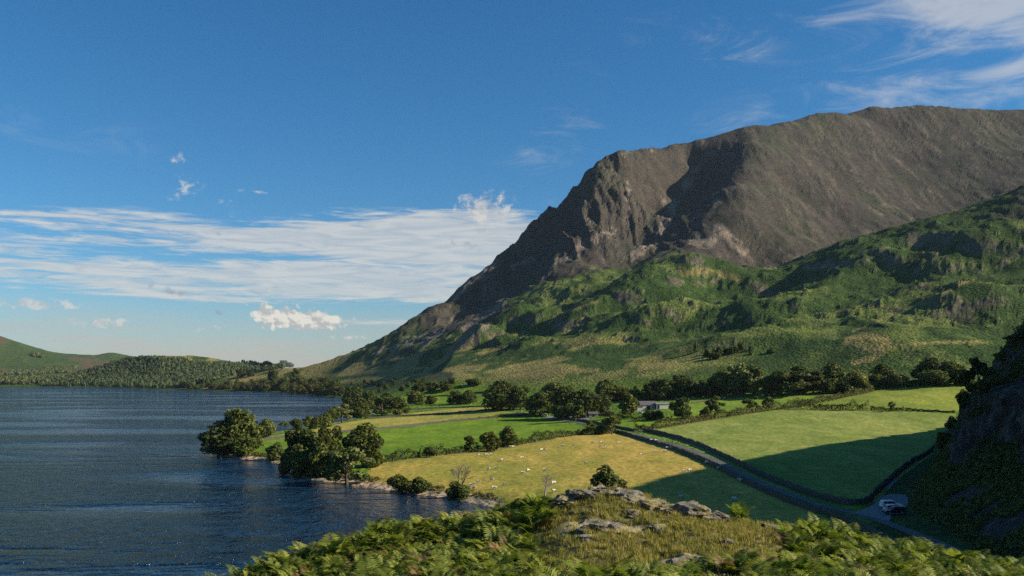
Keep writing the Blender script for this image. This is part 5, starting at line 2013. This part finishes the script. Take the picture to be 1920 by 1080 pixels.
shed((x, y + 16, hz(x, y + 16)), 1.2, 11, 7, 6.2, 3.4, M_WHITEWALL, M_SLATE, 'white farmhouse mostly hidden behind the big dark trees', 'farmhouse', 'house', (('window', 'left', -1.6, -0.6, 3.6, 4.8), ('window', 'left', 0.6, 1.6, 3.6, 4.8), ('door', 'left', -0.5, 0.5, 0, 2.1)), 2)
x, y, z = at_px(938, 760)
shed((x, y, z), 1.35, 8, 5.0, 3.2, 2.4, M_GREYWALL, M_SLATE, 'small grey stone cottage under the great roadside tree', 'cottage', 'house', (('window', 'left', -0.9, 0.1, 1.2, 2.2),), 1)
x, y, z = at_px(513, 689)
shed((x, y, z), 1.2, 11, 7.5, 6.5, 3.5, M_WHITEWALL, M_SLATE, 'white house on the wooded ridge across the lake', 'house', 'house', (('window', 'left', -2, -1, 3.5, 5), ('window', 'left', 1, 2, 3.5, 5)), 1)
x, y, z = at_px(1112, 782)
shed((x, y, z), 0.05, 6, 4, 2.2, 1.2, M_GREYWALL, M_SLATE, 'little stone outhouse beside the garden wall of the farm', 'outhouse', 'house', (('door', 'front', -0.5, 0.5, 0, 1.9),))

# trailer by the barns
x, y, z = at_px(1220, 778)
e = empty('box_trailer', (x, y, z), 0.1)
obj('body', box_mesh('body', -1.9, 1.9, -1.0, 1.0, 0.55, 1.9, 0.04), M_TRIM, e)
obj('roof', box_mesh('roof', -1.95, 1.95, -1.05, 1.05, 1.9, 2.15, 0.05), M_WHITEWALL, e)
for s in (-1, 1):
    w = obj('wheel', tag and box_mesh('wheel', -0.35, 0.35, -0.1, 0.1, -0.35, 0.35, 0.12), M_TYRE, e)
    w.location = (0, s * 1.0, 0.33)
obj('drawbar', box_mesh('drawbar', 1.9, 2.9, -0.06, 0.06, 0.5, 0.6), M_TRIM, e)
tag(e, 'dark box trailer with a white roof parked below the barns', 'trailer')


def wheel_meshes():
    def cyl(r, w, seg, name):
        bm = bmesh.new()
        bmesh.ops.create_cone(bm, cap_ends=True, segments=seg, radius1=r, radius2=r, depth=w)
        bmesh.ops.rotate(bm, verts=bm.verts, cent=(0, 0, 0), matrix=Matrix.Rotation(math.pi / 2, 3, 'X'))
        bmesh.ops.bevel(bm, geom=[e for e in bm.edges if abs(e.verts[0].co.y - e.verts[1].co.y) < 1e-4], offset=0.03, segments=2, affect='EDGES')
        me = bpy.data.meshes.new(name)
        bm.to_mesh(me)
        bm.free()
        return me
    ty = cyl(0.35, 0.23, 24, 'tyre')
    ty.materials.append(M_TYRE)
    bm = bmesh.new()
    bmesh.ops.create_cone(bm, cap_ends=True, segments=20, radius1=0.235, radius2=0.235, depth=0.06)
    for k in range(5):
        g = bmesh.ops.create_cube(bm, size=1)['verts']
        for v in g:
            v.co = Vector((v.co.x * 0.2 + 0.12, v.co.y * 0.055, v.co.z * 0.05 + 0.045))
        bmesh.ops.rotate(bm, verts=g, cent=(0, 0, 0), matrix=Matrix.Rotation(k * 2 * math.pi / 5, 3, 'Z'))
    bmesh.ops.rotate(bm, verts=bm.verts, cent=(0, 0, 0), matrix=Matrix.Rotation(math.pi / 2, 3, 'X'))
    rm = bpy.data.meshes.new('rim')
    bm.to_mesh(rm)
    bm.free()
    rm.materials.append(M_RIM)
    return ty, rm


TYRE_ME, RIM_ME = wheel_meshes()


def car(loc, rz, paint, label, L=4.6, Wd=1.84, Ht=1.68, suv=True, rails=True, group='cars parked in the valley'):
    """facing its own +x"""
    e = empty('parked_car', loc, rz)
    h = L / 2
    belt = Ht * 0.60
    gl = 0.22 if suv else 0.17
    low = [(-h, 0.50), (-h + 0.08, gl + 0.08), (-h * 0.82, gl), (h * 0.86, gl), (h - 0.05, gl + 0.1), (h, 0.52), (h - 0.04, belt * 0.80), (h - 0.35, belt * 0.90), (h * 0.34, belt), (-h * 0.90, belt + 0.02), (-h + 0.03, belt - 0.1)]
    if suv:
        cab = [(h * 0.42, belt - 0.02), (h * 0.16, Ht - 0.06), (h * 0.05, Ht), (-h * 0.78, Ht - 0.02), (-h * 0.90, Ht - 0.14), (-h * 0.97, belt - 0.02)]
    else:
        cab = [(h * 0.46, belt - 0.02), (h * 0.12, Ht - 0.05), (0, Ht), (-h * 0.55, Ht - 0.03), (-h * 0.70, Ht - 0.12), (-h * 0.92, belt - 0.02)]

    def loft(name, prof, half, inset, topshrink):
        n = len(prof)
        cx = sum(p[0] for p in prof) / n
        cz = sum(p[1] for p in prof) / n
        z0, z1 = min(p[1] for p in prof), max(p[1] for p in prof)
        V, rows = [], []
        for f, k in ((-1.0, 1 - inset), (-0.94, 1.0), (0.94, 1.0), (1.0, 1 - inset)):
            r = []
            for x_, z_ in prof:
                t_ = (z_ - z0) / (z1 - z0)
                yw = half * f * (1 - topshrink * t_)
                r.append(len(V))
                V.append((cx + (x_ - cx) * k, yw, cz + (z_ - cz) * k))
            rows.append(r)
        fs = [tuple(rows[0]), tuple(rows[-1][::-1])]
        for a, b in zip(rows[:-1], rows[1:]):
            for i in range(n):
                fs.append((a[i], b[i], b[(i + 1) % n], a[(i + 1) % n]))
        bm = bmesh.new()
        vs = [bm.verts.new(v) for v in V]
        for f in fs:
            bm.faces.new([vs[i] for i in f])
        bmesh.ops.recalc_face_normals(bm, faces=bm.faces)
        me = bpy.data.meshes.new(name)
        bm.to_mesh(me)
        bm.free()
        return me
    body = obj('body', loft('body', low, Wd / 2, 0.03, 0.05), paint, e)
    obj('cabin', loft('cabin', cab, Wd / 2 - 0.06, 0.03, 0.16), paint, e)

    def pane(name, pts):
        me = bpy.data.meshes.new(name)
        me.from_pydata(pts, [], [(0, 1, 2, 3)])
        me.update()
        p = obj(name, me, M_GLASS, e)
        sd = p.modifiers.new('thickness', 'SOLIDIFY')
        sd.thickness = 0.02
        return p
    z0, z1 = belt + 0.06, Ht - 0.16
    yb, yt = (Wd / 2 - 0.06) + 0.012, (Wd / 2 - 0.06) * 0.87 + 0.012
    f0, f1 = cab[0][0], cab[1][0]
    for s in (-1, 1):
        for xa, xb, ta, tb in ((f0 - 0.32, 0.02, f1 - 0.10, 0.02), (-0.06, -h * 0.50, -0.06, -h * 0.48), (-h * 0.54, -h * 0.88, -h * 0.52, -h * 0.80)):
            pane('side_window', [(xa, s * yb, z0), (xb, s * yb, z0), (tb, s * yt, z1), (ta, s * yt, z1)])
        hl = obj('headlight', box_mesh('headlight', h - 0.30, h - 0.02, s * Wd * 0.33 - 0.18, s * Wd * 0.33 + 0.18, belt * 0.64, belt * 0.80, 0.03), M_LAMP, e)
        obj('tail_light', box_mesh('tail_light', -h - 0.015, -h + 0.16, s * Wd * 0.40 - 0.10, s * Wd * 0.40 + 0.10, belt * 0.66, belt * 0.98, 0.02), M_TAIL, e)
        obj('mirror', box_mesh('mirror', f0 - 0.42, f0 - 0.25, s * (Wd / 2 + 0.08) - 0.1, s * (Wd / 2 + 0.08) + 0.1, belt + 0.05, belt + 0.22, 0.03), paint, e)
        obj('sill', box_mesh('sill', -h * 0.5, h * 0.5, s * (Wd / 2 - 0.02) - 0.03, s * (Wd / 2 - 0.02) + 0.03, gl - 0.02, gl + 0.1), M_RIM if rails else M_TRIM, e)
        if rails:
            obj('roof_rail', box_mesh('roof_rail', -h * 0.75, h * 0.05, s * Wd * 0.36 - 0.025, s * Wd * 0.36 + 0.025, Ht + 0.0, Ht + 0.07, 0.01), M_RIM, e)
    yy = Wd / 2 * 0.78
    pane('windscreen', [(f0 - 0.07, -yy, belt + 0.08), (f0 - 0.07, yy, belt + 0.08), (f1 + 0.05, yy * 0.92, Ht - 0.13), (f1 + 0.05, -yy * 0.92, Ht - 0.13)])
    r0, r1 = cab[-1], cab[-2]
    pane('rear_window', [(r0[0] - 0.005, yy, belt + 0.1), (r0[0] - 0.005, -yy, belt + 0.1), (r1[0] - 0.02, -yy * 0.9, Ht - 0.2), (r1[0] - 0.02, yy * 0.9, Ht - 0.2)])
    obj('bumper', box_mesh('bumper', h - 0.12, h + 0.05, -Wd * 0.46, Wd * 0.46, gl + 0.05, gl + 0.28, 0.05), M_TRIM if suv else paint, e)
    obj('bumper', box_mesh('bumper', -h - 0.05, -h + 0.12, -Wd * 0.46, Wd * 0.46, gl + 0.05, gl + 0.28, 0.05), M_TRIM if suv else paint, e)
    obj('grille', box_mesh('grille', h - 0.1, h + 0.02, -Wd * 0.22, Wd * 0.22, belt * 0.58, belt * 0.76, 0.02), M_TRIM, e)
    for sx in (-1, 1):
        for s in (-1, 1):
            w = empty('wheel', (0, 0, 0))
            w.parent = e
            w.location = (sx * L * 0.30, s * (Wd / 2 - 0.10), 0.35)
            obj('tyre', TYRE_ME, None, w)
            r = obj('rim', RIM_ME, None, w)
            r.location = (0, s * 0.10, 0)
            if s > 0:
                r.rotation_euler = (0, 0, math.pi)
    return tag(e, label, 'car', group)


P_SILVER = mat_plain('silver_paint', (0.62, 0.64, 0.68), 0.25, 0.3)
P_WHITE = mat_plain('white_paint', (0.78, 0.79, 0.80), 0.25)
P_NAVY = mat_plain('navy_paint', (0.010, 0.016, 0.045), 0.15, 0.2, 0, 1, 0.6)
for px, py, rz, paint, lab, kw in (
        (1671, 954.5, 0.03, P_WHITE, 'silver white off-road car at the back of the small car park', dict(L=4.9, Ht=1.85, rails=False)),
        (1676, 959.5, 0.06, P_SILVER, 'pale silver car in the middle of the three in the car park', dict(L=4.3, Ht=1.5, suv=False, rails=False)),
        (1676, 965, math.pi + 0.08, P_NAVY, 'dark navy estate car with bright wheels at the front of the car park', dict(L=4.6, Ht=1.62)),
        (1021, 781, 0.2, P_WHITE, 'white car parked at the lane junction under the trees', dict(L=4.4)),
        (1047, 783.5, 0.1, P_NAVY, 'dark car parked under the trees by the junction', dict(L=4.3, Ht=1.5, suv=False, rails=False)),
        (1259, 764.5, 0.1, P_WHITE, 'white car parked at the right end of the shed', dict(L=4.5)),
        (1268, 764, 0.0, M_RED, 'red car parked beyond the white one by the shed', dict(L=4.2, Ht=1.5, suv=False, rails=False)),
        (1202, 775.5, 1.3, P_SILVER, 'silver car standing before the low lean barn', dict(L=4.2, Ht=1.5, suv=False, rails=False))):
    x, y, z = hit(px, py)
    car((x, y, z + 0.16), rz, paint, lab, **kw)


# ---- sheep
def sheep_mesh(seed, graze):
    R = np.random.default_rng(seed)
    hd = 0.22 if graze else 0.86
    J = [((-0.48, 0, 0.66), 0.20), ((-0.18, 0, 0.68), 0.29), ((0.18, 0, 0.68), 0.28), ((0.44, 0, 0.70), 0.21), ((0.62, 0, 0.62 if graze else 0.82), 0.12), ((0.74, 0, hd + 0.12), 0.095), ((0.88, 0, hd), 0.055),
         ((-0.40, 0.14, 0.45), 0.085), ((-0.43, 0.14, 0.22), 0.04), ((-0.40, 0.14, 0.0), 0.035), ((-0.40, -0.14, 0.45), 0.085), ((-0.43, -0.14, 0.22), 0.04), ((-0.40, -0.14, 0.0), 0.035),
         ((0.36, 0.13, 0.45), 0.075), ((0.36, 0.13, 0.22), 0.038), ((0.37, 0.13, 0.0), 0.034), ((0.36, -0.13, 0.45), 0.075), ((0.36, -0.13, 0.22), 0.038), ((0.37, -0.13, 0.0), 0.034), ((-0.62, 0, 0.55), 0.05),
         ((0.70, 0.13, hd + 0.18), 0.03), ((0.70, -0.13, hd + 0.18), 0.03)]
    E = [(0, 1), (1, 2), (2, 3), (3, 4), (4, 5), (5, 6), (0, 7), (7, 8), (8, 9), (0, 10), (10, 11), (11, 12), (3, 13), (13, 14), (14, 15), (3, 16), (16, 17), (17, 18), (0, 19), (5, 20), (5, 21)]
    me = bpy.data.meshes.new('sheep_base')
    me.from_pydata([j[0] for j in J], E, [])
    o = bpy.data.objects.new('sheep_base', me)
    C.objects.link(o)
    o.modifiers.new('skin', 'SKIN')
    for i, (p, r) in enumerate(J):
        sv = me.skin_vertices[0].data[i]
        sv.radius = (r, r)
        sv.use_root = i == 1
    sb = o.modifiers.new('sub', 'SUBSURF')
    sb.levels = sb.render_levels = 1
    dg = bpy.context.evaluated_depsgraph_get()
    out = bpy.data.meshes.new_from_object(o.evaluated_get(dg))
    out.name = 'sheep'
    bpy.data.objects.remove(o)
    out.materials.clear()
    out.materials.append(M_WOOL)
    out.materials.append(M_FACE)
    for p in out.polygons:
        c = p.center
        p.use_smooth = True
        p.material_index = 1 if (c.x > 0.66 or c.z < 0.33) else 0
    return out


SHEEP_ME = [sheep_mesh(1, True), sheep_mesh(2, False)]
SUNNY = [(1015, 846), (1022, 845), (1076, 836), (1112, 832), (1127, 832), (1126, 839), (1136, 841), (979, 861), (941, 865), (910, 855), (913.5, 855.5), (922, 855), (898, 856), (928, 845), (933, 844.5), (957, 840), (962, 839.5), (916, 882), (930, 881),
         (923, 902), (981, 890), (990, 885), (1054, 838), (1202, 855), (1230, 848), (1248, 849), (1251, 842), (1260, 842), (1221, 827), (1230, 827.5), (897, 906), (1022, 885), (1162, 833), (1038, 909), (1039, 924), (884, 913), (890, 918), (927, 918), (947, 911), (1100, 870)]
SHADE = [(1282, 886), (1293, 885), (1325, 870), (1347, 881), (1310, 861), (1390, 904), (1386, 902), (1276, 935), (1377, 939)]
UPPER = [(1270, 750), (1300, 747), (1318, 745), (1500, 739)]


def ordinal(k, n):
    if n == 1:
        return 'only'
    if k == n - 1:
        return 'rightmost'
    return ('leftmost', 'second', 'third', 'fourth', 'fifth', 'sixth', 'seventh', 'eighth', 'ninth', 'tenth', 'eleventh', 'twelfth')[min(k, 11)]


FLOCKS = [
    ([p for p in SUNNY if p[1] < 850 and p[0] < 1150], 'near the long meadow hedge'),
    ([p for p in SUNNY if p[1] < 860 and p[0] >= 1150], 'in the sun by the lane wall'),
    ([p for p in SUNNY if 850 <= p[1] < 875 and p[0] < 1150], 'in the middle of the meadow'),
    ([p for p in SUNNY if 875 <= p[1] < 900], 'just above the bare trees'),
    ([p for p in SUNNY if p[1] >= 900], 'by the pebble shore'),
    (SHADE, 'in the shaded meadow corner'),
    (UPPER, 'on the field behind the barns')]
for lst, grp in FLOCKS:
    lst = sorted(lst)
    for k, (px, py) in enumerate(lst):
        x, y, z = hit(px, py)
        o = obj('sheep', random.choice(SHEEP_ME))
        o.location = (x, y, z + 0.02)
        o.rotation_euler = (0, 0, random.choice((0, math.pi)) + random.uniform(-0.7, 0.7))
        s = random.uniform(0.95, 1.2)
        o.scale = (s, s, s)
        od = ordinal(k, len(lst))
        tag_lab = 'small white sheep, ' + (od + ' of those ' if od in ('leftmost', 'rightmost', 'only') else od + ' from the left ') + grp
        tag(o, tag_lab, 'sheep', 'sheep ' + grp)


# ---- fences and gates
POST_ME = box_mesh('post', -0.07, 0.07, -0.07, 0.07, -0.3, 1.25, 0.015)
POST_ME.materials.append(M_WOOD)


def fence(pts, label, step):
    P = on_ground(pts, 0.5, 1)
    o0 = P[0].copy()
    e = empty('fence', o0)
    k = max(1, int(step / 0.5))
    Q = P[::k]
    for p in Q:
        q = obj('post', POST_ME, None, e)
        q.location = p - o0
        q.rotation_euler = (random.uniform(-0.06, 0.06), random.uniform(-0.06, 0.06), random.uniform(0, 1))
    for hgt in (0.45, 0.8, 1.12):
        v, f = tube([(p - o0 + (0, 0, hgt), 0.008) for p in Q])
        obj('wire', mesh_arrays('wire', v, f), M_TRIM, e)
    return tag(e, label, 'fence', 'post and wire fences')


fence([(832, 921), (860, 925), (888, 929), (906, 932), (930, 937), (948, 942)], 'post and wire fence above the pebble beach of the meadow', 2.0)
fence([(700, 874), (760, 865), (830, 857), (900, 848), (960, 840), (1040, 826)], 'post and wire fence along the meadow side of the long hedge', 3.5)
fence([(1200, 809), (1240, 804), (1300, 794), (1360, 785)], 'post and wire fence with pale posts along the big field hedge', 3.5)


def gate(px, py, rz, label):
    x, y, z = hit(px, py)
    e = empty('field_gate', (x, y, z), rz)
    for s in (-1, 1):
        obj('gatepost', box_mesh('gatepost', s * 1.75 - 0.11, s * 1.75 + 0.11, -0.11, 0.11, -0.3, 1.7, 0.02), M_WOOD, e)
    for k in range(5):
        obj('bar', box_mesh('bar', -1.62, 1.62, -0.03, 0.03, 0.25 + k * 0.24, 0.33 + k * 0.24), M_WOOD, e)
    obj('brace', box_mesh('brace', -0.04, 0.04, -0.05, 0.05, 0.2, 1.32), M_WOOD, e)
    return tag(e, label, 'gate')


gate(1254, 835, -0.5, 'wooden field gate in the wall where the lane leaves the meadow')
gate(1196, 812, -0.4, 'grey wooden gate at the hedge end beside the lane')
gate(992, 779, 0.3, 'old stone coloured gate at the end of the long field wall')


# ---- on and below the crag
def crag_hit(px, py):
    V = CRAG_V.reshape(-1, 3)
    qx = 960 + F * V[:, 0] / np.maximum(V[:, 1], 1)
    qy = HZ - F * (V[:, 2] - HC) / np.maximum(V[:, 1], 1)
    near = ((qx - px) ** 2 + (qy - py) ** 2 < 14 ** 2) & (V[:, 1] > 60)
    if not near.any():
        i = int(np.argmin((qx - px) ** 2 + (qy - py) ** 2))
    else:
        idx = np.flatnonzero(near)
        i = int(idx[np.argmin(V[idx, 1])])
    return tuple(V[i])


for px, py, hp, wp, kind, leaf, lab in ((1828, 746, 86, 84, 'open', 'dark', 'dark leafy tree growing out over the cliff edge'), (1795, 762, 40, 36, 'bush', 'dark', 'dark bush hanging on the cliff below the leaning tree'), (1757, 838, 36, 34, 'bush', 'dark', 'dark bush at the left foot of the cliff'),
                                        (1778, 790, 26, 26, 'bush', 'dark', 'small bush on the cliff face above the wall'), (1868, 672, 22, 44, 'bush', 'dark', 'scrub bush on the cliff skyline above the leaning tree'), (1900, 640, 22, 50, 'open', 'dark', 'scrub bush at the highest part of the cliff skyline')):
    x, y, z = crag_hit(px, py)
    tree_at(x, y, z - 0.5, hp / F * y, wp / F * y, kind, leaf, lab, 'bushes on the cliff', 'bush' if kind == 'bush' else 'tree', 'bush' if kind == 'bush' else 'tree')
x, y, z = crag_hit(1905, 805)
bare_tree(x, y, z, 3.6, 'white bare dead branch standing out from the dark cliff', 14, 1, 0.7)
x, y, z = hit(1713, 938)
bare_tree(x, y, z, 3.4, 'grey dead stump leaning beside the car park', 22, 1, 0.25)
x, y, z = hit(1711, 953)
e = empty('notice_post', (x, y, z))
obj('post', box_mesh('post', -0.06, 0.06, -0.06, 0.06, -0.3, 1.5), M_WOOD, e)
obj('plate', box_mesh('plate', -0.18, 0.18, -0.09, -0.065, 1.05, 1.4), M_RED, e)
tag(e, 'wooden post with a small red plate at the edge of the car park', 'post')

# ------------------------------------------------------------------ air
def build_haze():
    me = box_mesh('haze', -11000, 11000, -1200, 9900, -9, 1010)
    o = obj('haze', me)
    m = bpy.data.materials.new('haze')
    m.use_nodes = True
    t = NT(m.node_tree)
    t.n.clear()
    out = t.new('ShaderNodeOutputMaterial')
    v = t.new('ShaderNodeVolumePrincipled')
    v.inputs['Color'].default_value = (0.72, 0.86, 1.0, 1)
    v.inputs['Density'].default_value = 0.000015
    v.inputs['Anisotropy'].default_value = 0.0
    t.l.new(v.outputs[0], out.inputs['Volume'])
    me.materials.append(m)
    tag(o, kind='stuff', label='thin blue summer haze over the whole valley', cat='haze')


build_haze()
